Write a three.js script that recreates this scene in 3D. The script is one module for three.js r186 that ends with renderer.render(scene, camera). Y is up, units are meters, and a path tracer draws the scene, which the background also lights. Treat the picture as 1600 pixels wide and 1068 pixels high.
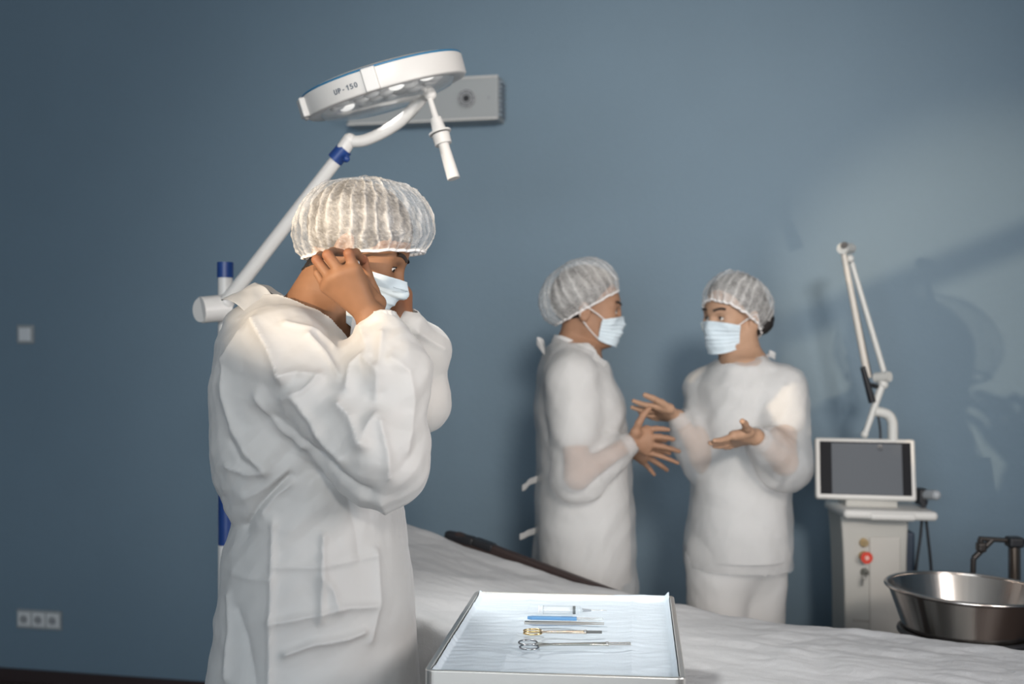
import * as THREE from 'three';
import { RoundedBoxGeometry } from 'three/addons/geometries/RoundedBoxGeometry.js';
import { mergeGeometries } from 'three/addons/utils/BufferGeometryUtils.js';
import { TextGeometry } from 'three/addons/geometries/TextGeometry.js';
import { FontLoader } from 'three/addons/loaders/FontLoader.js';
import { ImprovedNoise } from 'three/addons/math/ImprovedNoise.js';
import { RectAreaLightUniformsLib } from 'three/addons/lights/RectAreaLightUniformsLib.js';

// ---------------------------------------------------------------- camera, light, exposure
const scene = new THREE.Scene();
scene.background = new THREE.Color(0.55, 0.7, 0.9);
const renderer = new THREE.WebGLRenderer();
renderer.toneMapping = THREE.LinearToneMapping;
renderer.toneMappingExposure = 1.12;
renderer.shadowMap.enabled = true;
RectAreaLightUniformsLib.init();

const EYE = 1.5, FOC = 1800;                       // eye height, focal length in pixels of the 1600 x 1068 frame
const camera = new THREE.PerspectiveCamera(2 * Math.atan(534 / FOC) * 180 / Math.PI, 1600 / 1068, 0.05, 60);
camera.position.set(0, EYE, 0);
camera.lookAt(0, EYE, -5);
camera.focus = 2.14;
camera.userData.fStop = 2.8;

const V = (x, y, z) => new THREE.Vector3(x, y, z);
const at = (px, py, d) => V((px - 800) / FOC * d, EYE - (py - 534) / FOC * d, -d);

// ceiling track spot behind the camera (key), warm studio lamp out of frame, daylight window in the rear wall
const KEY = V(0.5, 2.85, 2.2);
const keyLight = new THREE.SpotLight(new THREE.Color(1, 0.92, 0.84), 55, 0, 0.33, 1, 2);
keyLight.position.copy(KEY); keyLight.target.position.copy(at(940, 460, 4.5)); keyLight.castShadow = true; keyLight.shadow.radius = 16;
keyLight.name = 'key_spot';
scene.add(keyLight, keyLight.target);
const SIDE = V(-1.92, 1.94, -0.34);
const sideLight = new THREE.SpotLight(new THREE.Color(1, 0.77, 0.52), 33, 0, 0.165, 0.5, 2);
sideLight.position.copy(SIDE); sideLight.target.position.copy(at(1575, 490, 4.2)); sideLight.castShadow = true; sideLight.shadow.radius = 0.5;
sideLight.name = 'side_spot';
scene.add(sideLight, sideLight.target);

// large softbox out of frame on the right, turned towards the man
const BOXL = V(1.75, 1.75, -1.05), BOXT = V(-0.25, 1.3, -2.25);
const boxLight = new THREE.RectAreaLight(new THREE.Color(1, 0.93, 0.9), 13, 0.7, 0.9);
boxLight.position.copy(BOXL); boxLight.lookAt(BOXT); boxLight.name = 'softbox_fill';
scene.add(boxLight);

// ---------------------------------------------------------------- helpers
const perlin = new ImprovedNoise();
const N3 = (x, y, z) => perlin.noise(x + 31.7, y + 17.3, z + 5.9);
let seed = 7;
const rnd = () => { seed = (seed * 1664525 + 1013904223) >>> 0; return seed / 4294967296; };
const cl = (x, a = 0, b = 1) => Math.min(b, Math.max(a, x));
const ss = (a, b, x) => { const t = cl((x - a) / (b - a)); return t * t * (3 - 2 * t); };
const lerp = (a, b, t) => a + (b - a) * t;
const tri = (x) => Math.abs(x - Math.floor(x) - 0.5) * 2;

function M(color, rough = 0.6, metal = 0, extra = {}) {
  return new THREE.MeshPhysicalMaterial({ color: new THREE.Color().setRGB(...color), roughness: rough, metalness: metal, side: THREE.DoubleSide, ...extra });
}
function mesh(name, geo, mat, parent = scene, label) {
  const m = new THREE.Mesh(Array.isArray(geo) ? merge(geo) : geo, mat);
  m.name = name; m.castShadow = m.receiveShadow = true;
  if (label) m.userData.label = label;
  parent.add(m); return m;
}
function merge(list) {
  return mergeGeometries(list.map((g) => {
    const q = g.index ? g.toNonIndexed() : g.clone();
    for (const k of Object.keys(q.attributes)) if (!['position', 'normal', 'uv'].includes(k)) q.deleteAttribute(k);
    if (!q.attributes.uv) q.setAttribute('uv', new THREE.BufferAttribute(new Float32Array(q.attributes.position.count * 2), 2));
    return q;
  }));
}
function thing(name, label, category, pos, turn = 0, group) {
  const g = new THREE.Group(); g.name = name; g.userData = { label, category };
  if (group) g.userData.group = group;
  if (pos) g.position.copy(pos);
  g.rotation.y = turn; scene.add(g); return g;
}
function structure(o, label) { o.userData.kind = 'structure'; if (label) { o.userData.label = label; o.userData.category = o.name.split('_')[0]; } return o; }
const box = (x, y, z, w, h, d, r = 0) => (r ? new RoundedBoxGeometry(w, h, d, 3, r) : new THREE.BoxGeometry(w, h, d)).translate(x, y, z);
const cyl = (r1, r2, h, seg = 32) => new THREE.CylinderGeometry(r1, r2, h, seg);
// cylinder from a to b
function rod(a, b, r1, r2 = r1, seg = 24) {
  const g = cyl(r2, r1, a.distanceTo(b), seg), q = new THREE.Quaternion().setFromUnitVectors(V(0, 1, 0), b.clone().sub(a).normalize());
  return g.applyQuaternion(q).translate((a.x + b.x) / 2, (a.y + b.y) / 2, (a.z + b.z) / 2);
}
const tube = (pts, r, seg = 48, rad = 12) => new THREE.TubeGeometry(new THREE.CatmullRomCurve3(pts), seg, r, rad, false);
const ball = (p, r, sx = 1, sy = 1, sz = 1, n = 24) => new THREE.SphereGeometry(r, n, n * 0.67 | 0).scale(sx, sy, sz).translate(p.x, p.y, p.z);
const lathe = (pts, seg = 64) => new THREE.LatheGeometry(pts.map((p) => new THREE.Vector2(p[0], p[1])), seg);

// thin sheet from a grid of points: P(i/nu, j/nv) -> Vector3
function sheet(nu, nv, P, uvs = [1, 1], thick = 0) {
  const pos = [], uv = [], idx = [];
  const pts = [];
  for (let j = 0; j <= nv; j++) for (let i = 0; i <= nu; i++) { const p = P(i / nu, j / nv); pts.push(p); pos.push(p.x, p.y, p.z); uv.push(i / nu * uvs[0], j / nv * uvs[1]); }
  const W = nu + 1;
  for (let j = 0; j < nv; j++) for (let i = 0; i < nu; i++) { const a = j * W + i; idx.push(a, a + 1, a + W, a + 1, a + W + 1, a + W); }
  const g = new THREE.BufferGeometry();
  g.setAttribute('position', new THREE.Float32BufferAttribute(pos, 3)); g.setAttribute('uv', new THREE.Float32BufferAttribute(uv, 2)); g.setIndex(idx); g.computeVertexNormals();
  if (!thick) return g;
  const n = g.attributes.normal, c = pts.length, pos2 = pos.slice(), uv2 = uv.concat(uv), idx2 = idx.slice();
  for (let k = 0; k < c; k++) pos2.push(pos[3 * k] - n.getX(k) * thick, pos[3 * k + 1] - n.getY(k) * thick, pos[3 * k + 2] - n.getZ(k) * thick);
  for (let k = 0; k < idx.length; k += 3) idx2.push(idx[k] + c, idx[k + 2] + c, idx[k + 1] + c);
  const rim = [];
  for (let i = 0; i <= nu; i++) rim.push(i);
  for (let j = 1; j <= nv; j++) rim.push(j * W + nu);
  for (let i = nu - 1; i >= 0; i--) rim.push(nv * W + i);
  for (let j = nv - 1; j > 0; j--) rim.push(j * W);
  rim.forEach((a, k) => { const b = rim[(k + 1) % rim.length]; idx2.push(a, a + c, b, b, a + c, b + c); });
  const h = new THREE.BufferGeometry();
  h.setAttribute('position', new THREE.Float32BufferAttribute(pos2, 3)); h.setAttribute('uv', new THREE.Float32BufferAttribute(uv2, 2)); h.setIndex(idx2); h.computeVertexNormals();
  return h;
}

// ---- signed distance fields and surface nets
const sEll = (c, rx, ry, rz) => (x, y, z) => { const a = (x - c.x) / rx, b = (y - c.y) / ry, d = (z - c.z) / rz; return (Math.sqrt(a * a + b * b + d * d) - 1) * Math.min(rx, ry, rz); };
function sCap(a, b, ra, rb) {
  const dx = b.x - a.x, dy = b.y - a.y, dz = b.z - a.z, L = dx * dx + dy * dy + dz * dz || 1e-9;
  return (x, y, z) => {
    const px = x - a.x, py = y - a.y, pz = z - a.z, t = cl((px * dx + py * dy + pz * dz) / L);
    return Math.hypot(px - dx * t, py - dy * t, pz - dz * t) - (ra + (rb - ra) * t);
  };
}
const smin = (a, b, k) => { const h = Math.max(k - Math.abs(a - b), 0) / k; return Math.min(a, b) - h * h * k * 0.25; };
const sU = (k, ...fs) => { fs = fs.flat(); return (x, y, z) => { let d = fs[0](x, y, z); for (let i = 1; i < fs.length; i++) d = smin(d, fs[i](x, y, z), k); return d; }; };
const sSub = (k, f, g) => (x, y, z) => { const a = f(x, y, z), b = -g(x, y, z), h = Math.max(k - Math.abs(a - b), 0) / k; return Math.max(a, b) + h * h * k * 0.25; };
const sCut = (f, g) => (x, y, z) => Math.max(f(x, y, z), g(x, y, z));
const sOff = (f, o) => (x, y, z) => f(x, y, z) - o;
// stack of horizontal sections [y, cx, hx, cz, hz], y falling
function sLoft(sec, pw = 2.3) {
  return (x, y, z) => {
    let i = 0; while (i < sec.length - 2 && y < sec[i + 1][0]) i++;
    const A = sec[i], B = sec[i + 1], t = ss(0, 1, cl((A[0] - y) / (A[0] - B[0]))) * 0.5 + cl((A[0] - y) / (A[0] - B[0])) * 0.5;
    const cx = lerp(A[1], B[1], t), hx = lerp(A[2], B[2], t), cz = lerp(A[3], B[3], t), hz = lerp(A[4], B[4], t);
    const q = Math.pow(Math.pow(Math.abs(x - cx) / hx, pw) + Math.pow(Math.abs(z - cz) / hz, pw), 1 / pw);
    return Math.max((q - 1) * Math.min(hx, hz), y - sec[0][0], sec[sec.length - 1][0] - y);
  };
}
function nets(f, lo, hi, cell, opt = {}) {
  const nx = Math.ceil((hi.x - lo.x) / cell), ny = Math.ceil((hi.y - lo.y) / cell), nz = Math.ceil((hi.z - lo.z) / cell), sx = nx + 1, sy = ny + 1, sxy = sx * sy;
  const val = new Float32Array(sxy * (nz + 1)).fill(1), B = 6, R = B * cell * 0.87 * (opt.lip || 1.7) + 0.012;
  for (let bz = 0; bz <= nz; bz += B) for (let by = 0; by <= ny; by += B) for (let bx = 0; bx <= nx; bx += B) {
    const d = f(lo.x + (bx + B / 2) * cell, lo.y + (by + B / 2) * cell, lo.z + (bz + B / 2) * cell), far = Math.abs(d) > R;
    for (let z = bz; z < Math.min(bz + B, nz + 1); z++) for (let y = by; y < Math.min(by + B, ny + 1); y++) for (let x = bx; x < Math.min(bx + B, nx + 1); x++) {
      val[z * sxy + y * sx + x] = far ? d : f(lo.x + x * cell, lo.y + y * cell, lo.z + z * cell);
    }
  }
  const vid = new Int32Array(sxy * (nz + 1)).fill(-1), pos = [], idx = [];
  const E = [[0, 1], [0, 2], [0, 4], [1, 3], [1, 5], [2, 3], [2, 6], [3, 7], [4, 5], [4, 6], [5, 7], [6, 7]], c = new Float32Array(8);
  for (let z = 0; z < nz; z++) for (let y = 0; y < ny; y++) for (let x = 0; x < nx; x++) {
    const o = z * sxy + y * sx + x; let m = 0;
    for (let k = 0; k < 8; k++) { c[k] = val[o + (k & 1) + ((k >> 1) & 1) * sx + (k >> 2) * sxy]; if (c[k] < 0) m |= 1 << k; }
    if (m === 0 || m === 255) continue;
    let px = 0, py = 0, pz = 0, n = 0;
    for (const [a, b] of E) {
      if ((c[a] < 0) === (c[b] < 0)) continue;
      const t = c[a] / (c[a] - c[b]);
      px += lerp(a & 1, b & 1, t); py += lerp((a >> 1) & 1, (b >> 1) & 1, t); pz += lerp(a >> 2, b >> 2, t); n++;
    }
    vid[o] = pos.length / 3;
    pos.push(lo.x + (x + px / n) * cell, lo.y + (y + py / n) * cell, lo.z + (z + pz / n) * cell);
  }
  const quad = (a, b, cc, d, flip) => { if (a < 0 || b < 0 || cc < 0 || d < 0) return; flip ? idx.push(a, b, cc, a, cc, d) : idx.push(a, cc, b, a, d, cc); };
  for (let z = 1; z < nz; z++) for (let y = 1; y < ny; y++) for (let x = 1; x < nx; x++) {
    const o = z * sxy + y * sx + x, s = val[o] < 0;
    if (s !== val[o + 1] < 0) quad(vid[o], vid[o - sx], vid[o - sx - sxy], vid[o - sxy], !s);
    if (s !== val[o + sx] < 0) quad(vid[o], vid[o - sxy], vid[o - sxy - 1], vid[o - 1], !s);
    if (s !== val[o + sxy] < 0) quad(vid[o], vid[o - 1], vid[o - 1 - sx], vid[o - sx], !s);
  }
  let g = new THREE.BufferGeometry();
  g.setAttribute('position', new THREE.Float32BufferAttribute(pos, 3)); g.setIndex(idx); g.computeVertexNormals();
  const P = g.attributes.position, Nn = g.attributes.normal;
  // normals outward: compare with the field once
  if (P.count) {
    let vote = 0;
    for (let k = 0; k < P.count; k += 37) vote += f(P.getX(k) + Nn.getX(k) * cell, P.getY(k) + Nn.getY(k) * cell, P.getZ(k) + Nn.getZ(k) * cell) > f(P.getX(k), P.getY(k), P.getZ(k)) ? 1 : -1;
    if (vote < 0) { const a = g.index.array; for (let k = 0; k < a.length; k += 3) { const t = a[k + 1]; a[k + 1] = a[k + 2]; a[k + 2] = t; } g.computeVertexNormals(); }
  }
  const Q = g.attributes.normal;
  if (opt.disp) {
    for (let k = 0; k < P.count; k++) { const x = P.getX(k), y = P.getY(k), z = P.getZ(k), d = opt.disp(x, y, z, Q.getX(k), Q.getY(k), Q.getZ(k)); P.setXYZ(k, x + Q.getX(k) * d, y + Q.getY(k) * d, z + Q.getZ(k) * d); }
    g.computeVertexNormals();
  }
  if (opt.smooth) {
    const a = g.index.array, n = P.count, acc = new Float32Array(n * 3), cnt = new Uint16Array(n);
    for (let it = 0; it < opt.smooth; it++) {
      acc.fill(0); cnt.fill(0);
      for (let k = 0; k < a.length; k += 3) for (let e = 0; e < 3; e++) { const i = a[k + e], j = a[k + (e + 1) % 3]; acc[3 * i] += P.getX(j); acc[3 * i + 1] += P.getY(j); acc[3 * i + 2] += P.getZ(j); cnt[i]++; }
      for (let i = 0; i < n; i++) if (cnt[i]) P.setXYZ(i, lerp(P.getX(i), acc[3 * i] / cnt[i], 0.55), lerp(P.getY(i), acc[3 * i + 1] / cnt[i], 0.55), lerp(P.getZ(i), acc[3 * i + 2] / cnt[i], 0.55));
    }
    g.computeVertexNormals();
  }
  if (opt.keep) {
    const a = g.index.array, out = [];
    for (let k = 0; k < a.length; k += 3) {
      const x = (P.getX(a[k]) + P.getX(a[k + 1]) + P.getX(a[k + 2])) / 3, y = (P.getY(a[k]) + P.getY(a[k + 1]) + P.getY(a[k + 2])) / 3, z = (P.getZ(a[k]) + P.getZ(a[k + 1]) + P.getZ(a[k + 2])) / 3;
      if (opt.keep(x, y, z)) out.push(a[k], a[k + 1], a[k + 2]);
    }
    g.setIndex(out);
  }
  return g;
}
function paint(g, fn) {                              // vertex colours (linear, rgba)
  const P = g.attributes.position, c = new Float32Array(P.count * 4);
  for (let k = 0; k < P.count; k++) { const q = fn(P.getX(k), P.getY(k), P.getZ(k)); c[4 * k] = q[0]; c[4 * k + 1] = q[1]; c[4 * k + 2] = q[2]; c[4 * k + 3] = q[3] ?? 1; }
  g.setAttribute('color', new THREE.BufferAttribute(c, 4)); return g;
}
function joinIndexed(list) {                         // merges indexed geometries with position, normal, colour
  return mergeGeometries(list.map((g) => { for (const k of Object.keys(g.attributes)) if (!['position', 'normal', 'color'].includes(k)) g.deleteAttribute(k); return g; }));
}
function dataTex(n, fn, srgb = false) {
  const d = new Uint8Array(n * n * 4);
  for (let j = 0; j < n; j++) for (let i = 0; i < n; i++) { const c = fn(i / n, j / n); for (let k = 0; k < 3; k++) d[(j * n + i) * 4 + k] = cl(c[k]) * 255; d[(j * n + i) * 4 + 3] = 255; }
  const t = new THREE.DataTexture(d, n, n); t.wrapS = t.wrapT = THREE.RepeatWrapping; t.magFilter = t.minFilter = THREE.LinearFilter; if (srgb) t.colorSpace = THREE.SRGBColorSpace; t.needsUpdate = true; return t;
}
// tileable value noise
function tileNoise(cells, s) { const g = []; let q = s; for (let i = 0; i < cells * cells; i++) { q = (q * 1664525 + 1013904223) >>> 0; g.push(q / 4294967296); }
  return (u, v) => { const x = u * cells, y = v * cells, i = Math.floor(x), j = Math.floor(y), a = ss(0, 1, x - i), b = ss(0, 1, y - j), G = (p, r) => g[((r % cells + cells) % cells) * cells + ((p % cells + cells) % cells)];
    return lerp(lerp(G(i, j), G(i + 1, j), a), lerp(G(i, j + 1), G(i + 1, j + 1), a), b); }; }
const tn8 = tileNoise(8, 3), tn32 = tileNoise(32, 11), tn128 = tileNoise(128, 19), tn256 = tileNoise(256, 23);
const plaster = dataTex(512, (u, v) => { const h = 0.2 * tn8(u, v) + 0.3 * tn32(u, v) + 0.3 * tn128(u, v) + 0.2 * tn256(u, v); return [h, h, h]; });
const plasterTone = dataTex(256, (u, v) => { const h = 0.95 + 0.05 * (0.6 * tn8(u, v) + 0.4 * tn128(u, v)); return [h, h, h]; });
const fibre = dataTex(512, (u, v) => { const h = 0.4 * tn32(u, v * 0.5) + 0.3 * tn128(u, v) + 0.3 * tn256(u, v); return [h, h, h]; });
const streak = dataTex(512, (u) => { const h = 0.72 * tn8(u, 0.3) + 0.2 * tn32(u, 0.6) + 0.03 * tn128(u, 0.4); return [h, h, h]; });
function tex(t, rx, ry) { const c = t.clone(); c.repeat.set(rx, ry); c.needsUpdate = true; return c; }

// ---------------------------------------------------------------- materials
const WALLM = M([0.16, 0.236, 0.3], 0.62, 0, { map: tex(plasterTone, 0.7, 0.7), bumpMap: tex(plaster, 1.6, 1.6), bumpScale: 0.0012 });
const WHITEP = M([0.64, 0.625, 0.6], 0.38);
const WHITEW = M([0.34, 0.36, 0.365], 0.45);
const BLUEP = M([0.012, 0.045, 0.19], 0.4);
const STEEL = M([0.62, 0.6, 0.57], 0.24, 1);
const STEELB = M([0.6, 0.56, 0.52], 0.2, 1, { bumpMap: tex(streak, 1, 1), bumpScale: 0.006 });
const DARK = M([0.014, 0.015, 0.018], 0.45);
const DARKM = M([0.05, 0.045, 0.042], 0.4, 0.6);
const BROWN = M([0.035, 0.022, 0.02], 0.5);
const FLOORM = M([0.09, 0.06, 0.05], 0.45, 0, { map: tex(plasterTone, 2, 2) });
const CEILM = M([0.7, 0.7, 0.69], 0.85);
const SKIN = new THREE.MeshPhysicalMaterial({ vertexColors: true, roughness: 0.58, side: THREE.DoubleSide, specularIntensity: 0.5 });
const GOWN = M([0.68, 0.675, 0.66], 0.6, 0, { transmission: 0.3, thickness: 0 });
const SCRUB = M([0.58, 0.58, 0.575], 0.8);
const VEIL = M([0.64, 0.64, 0.635], 0.7, 0, { transparent: true, opacity: 0.4 });
const PAPER = M([0.53, 0.54, 0.55], 0.75, 0, { bumpMap: tex(fibre, 3, 3), bumpScale: 0.001 });
const DRAPE = M([0.72, 0.82, 0.9], 0.8, 0, { bumpMap: tex(fibre, 4, 4), bumpScale: 0.0006 });
const MASKM = M([0.62, 0.72, 0.78], 0.8, 0, { transmission: 0.15, thickness: 0 });
const HAIR = M([0.014, 0.011, 0.01], 0.6);
const GREYTXT = M([0.12, 0.14, 0.17], 0.6);
const font = await new FontLoader().loadAsync('fonts/droid/droid_sans_bold.typeface.json');

// ---------------------------------------------------------------- the room
const WS = 0.225, TH = Math.atan(WS), WD = 4.6;      // back wall: z = -WD + WS x
const onWall = (px, py) => at(px, py, WD / (1 + WS * (px - 800) / FOC));
const room = (x, y, z) => V(x * Math.cos(TH) - z * Math.sin(TH), y, -WD + x * Math.sin(TH) + z * Math.cos(TH)); // room axes: x along the back wall, z out of it
function roomMesh(name, geo, mat) { const m = mesh(name, geo, mat); m.position.set(0, 0, -WD); m.rotation.y = -TH; return m; }
function metricUV(g, s = 1) { const p = g.attributes.position, n = g.attributes.normal, uv = g.attributes.uv; for (let k = 0; k < p.count; k++) { const ax = Math.abs(n.getX(k)), ay = Math.abs(n.getY(k)); ay > 0.7 ? uv.setXY(k, p.getX(k) * s, p.getZ(k) * s) : ax > 0.7 ? uv.setXY(k, p.getZ(k) * s, p.getY(k) * s) : uv.setXY(k, p.getX(k) * s, p.getY(k) * s); } return g; }
const XL = -3.1, XR = 4.0, ZR = 8.3, H = 3.2, T = 0.12;
structure(roomMesh('wall_back', metricUV(box((XL + XR) / 2, H / 2, -T / 2, XR - XL + 2 * T, H, T)), WALLM), 'plain grey blue painted wall behind the people');
structure(roomMesh('wall_left', metricUV(box(XL - T / 2, H / 2, ZR / 2, T, H, ZR)), WALLM), 'grey blue side wall beyond the light switch');
structure(roomMesh('wall_right', metricUV(box(XR + T / 2, H / 2, ZR / 2, T, H, ZR)), WALLM), 'grey blue side wall beyond the steel basin');
structure(roomMesh('floor', metricUV(box((XL + XR) / 2, -T / 2, ZR / 2, XR - XL + 2 * T, T, ZR + 2 * T)), FLOORM), 'dark brown floor along the foot of the wall');
structure(roomMesh('ceiling', metricUV(box((XL + XR) / 2, H + T / 2, ZR / 2, XR - XL + 2 * T, T, ZR + 2 * T)), CEILM), 'white ceiling above the frame');
{ // rear wall with a window opening
  const w0 = -0.9, w1 = 1.7, y0 = 0.9, y1 = 2.5, z = ZR + T / 2;
  structure(roomMesh('wall_rear', [box((XL + w0) / 2, H / 2, z, w0 - XL, H, T), box((XR + w1) / 2, H / 2, z, XR - w1, H, T), box((w0 + w1) / 2, y0 / 2, z, w1 - w0, y0, T), box((w0 + w1) / 2, (H + y1) / 2, z, w1 - w0, H - y1, T)].map((g) => metricUV(g)), WALLM), 'grey blue rear wall around the window');
  const win = structure(roomMesh('window_1', [box((w0 + w1) / 2, y0 + 0.03, z, w1 - w0, 0.06, 0.08), box((w0 + w1) / 2, y1 - 0.03, z, w1 - w0, 0.06, 0.08), ...[w0 + 0.03, (w0 + w1) / 2, w1 - 0.03].map((x) => box(x, (y0 + y1) / 2, z, 0.06, y1 - y0 - 0.12, 0.08))], WHITEP), 'white framed window in the rear wall');
  for (const s of [0, 1]) mesh('pane', box(w0 + (0.25 + 0.5 * s) * (w1 - w0), (y0 + y1) / 2, z, (w1 - w0) / 2 - 0.06, y1 - y0 - 0.12, 0.006), M([1, 1, 1], 0.02, 0, { transmission: 1, thickness: 0 }), win);
  const day = new THREE.RectAreaLight(new THREE.Color(0.86, 0.94, 1), 10, w1 - w0, y1 - y0); day.name = 'daylight';
  day.position.copy(room((w0 + w1) / 2, (y0 + y1) / 2, ZR - 0.08)); day.lookAt(room((w0 + w1) / 2, 1.3, 0)); scene.add(day);
}
structure(roomMesh('baseboard_back', box((XL + XR) / 2, 0.03, 0.007, XR - XL, 0.06, 0.014, 0.004), M([0.045, 0.03, 0.03], 0.4)), 'dark low skirting at the foot of the wall');

// ---- wall things (room frame)
const wallThing = (name, label, category, px, py) => { const p = onWall(px, py); return thing(name, label, category, p, -TH); };
{ // switch
  const t = wallThing('light_switch', 'small square white switch alone on the blue wall', 'switch', 41, 522);
  mesh('frame', box(0, 0, 0.005, 0.082, 0.082, 0.01, 0.004), WHITEW, t);
  mesh('rocker', box(0, 0, 0.011, 0.058, 0.058, 0.008, 0.003).rotateX(0.04), M([0.7, 0.72, 0.73], 0.4), t);
}
{ // triple socket
  const t = wallThing('triple_socket', 'white triple power socket low on the blue wall', 'socket', 62.5, 967);
  mesh('frame', box(0, 0, 0.005, 0.222, 0.084, 0.01, 0.004), WHITEW, t);
  for (const k of [-1, 0, 1]) {
    const s = mesh('socket_insert', [box(k * 0.071, 0, 0.011, 0.062, 0.062, 0.006, 0.002), new THREE.TorusGeometry(0.0215, 0.0035, 10, 40).translate(k * 0.071, 0, 0.0145)], M([0.68, 0.69, 0.69], 0.4), t);
    mesh('socket_well', [cyl(0.0195, 0.0195, 0.003, 32).rotateX(Math.PI / 2).translate(k * 0.071, 0, 0.0145)], M([0.34, 0.35, 0.36], 0.5), s);
    mesh('contact_hole', [-1, 1].map((q) => cyl(0.003, 0.003, 0.004, 12).rotateX(Math.PI / 2).translate(k * 0.071 + q * 0.0095, 0, 0.0155)), DARK, s);
  }
}
{ // wall-mounted air unit behind the lamp
  const t = wallThing('air_purifier', 'long white wall unit with round grilles behind the surgical lamp', 'air unit', 671, 166);
  const W = 0.625, Hh = 0.172, D = 0.11;
  mesh('housing', box(0, 0, D / 2, W, Hh, D, 0.008), WHITEW, t);
  mesh('front_lip', [box(0, Hh / 2 - 0.004, D, W, 0.008, 0.01, 0.003), box(0, -Hh / 2 + 0.004, D, W, 0.008, 0.01, 0.003)], WHITEP, t);
  for (const [x, m] of [[0.185, M([0.16, 0.17, 0.18], 0.6)], [-0.215, M([0.3, 0.31, 0.34], 0.6)]]) {
    const g = mesh('round_grille', cyl(0.037, 0.037, 0.005, 40).rotateX(Math.PI / 2).translate(x, 0, D + 0.003), m, t);
    mesh('grille_ring', [0.035, 0.026, 0.017].map((r) => new THREE.TorusGeometry(r, 0.0022, 8, 40).translate(x, 0, D + 0.006)), M([0.42, 0.43, 0.44], 0.5), g);
    mesh('grille_hub', [cyl(0.011, 0.011, 0.008, 24).rotateX(Math.PI / 2).translate(x, 0, D + 0.005), ...[0, 1, 2, 3].map((k) => box(0, 0, 0, 0.07, 0.003, 0.003).rotateZ(k * Math.PI / 4).translate(x, 0, D + 0.006))], x > 0 ? DARK : M([0.05, 0.03, 0.2], 0.5), g);
  }
  mesh('brand_print', box(-0.12, 0.018, D + 0.0006, 0.07, 0.007, 0.001), M([0.5, 0.49, 0.58], 0.6), t, 'faint violet print');
  mesh('indicator', box(0.275, 0.0, D + 0.001, 0.006, 0.004, 0.002), GREYTXT, t);
  for (let k = 0; k < 8; k++) mesh('side_vent', box(W / 2 + 0.004, -0.063 + k * 0.018, D / 2 - 0.005, 0.008, 0.007, D - 0.03), M([0.3, 0.36, 0.42], 0.5), t);
}

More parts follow.
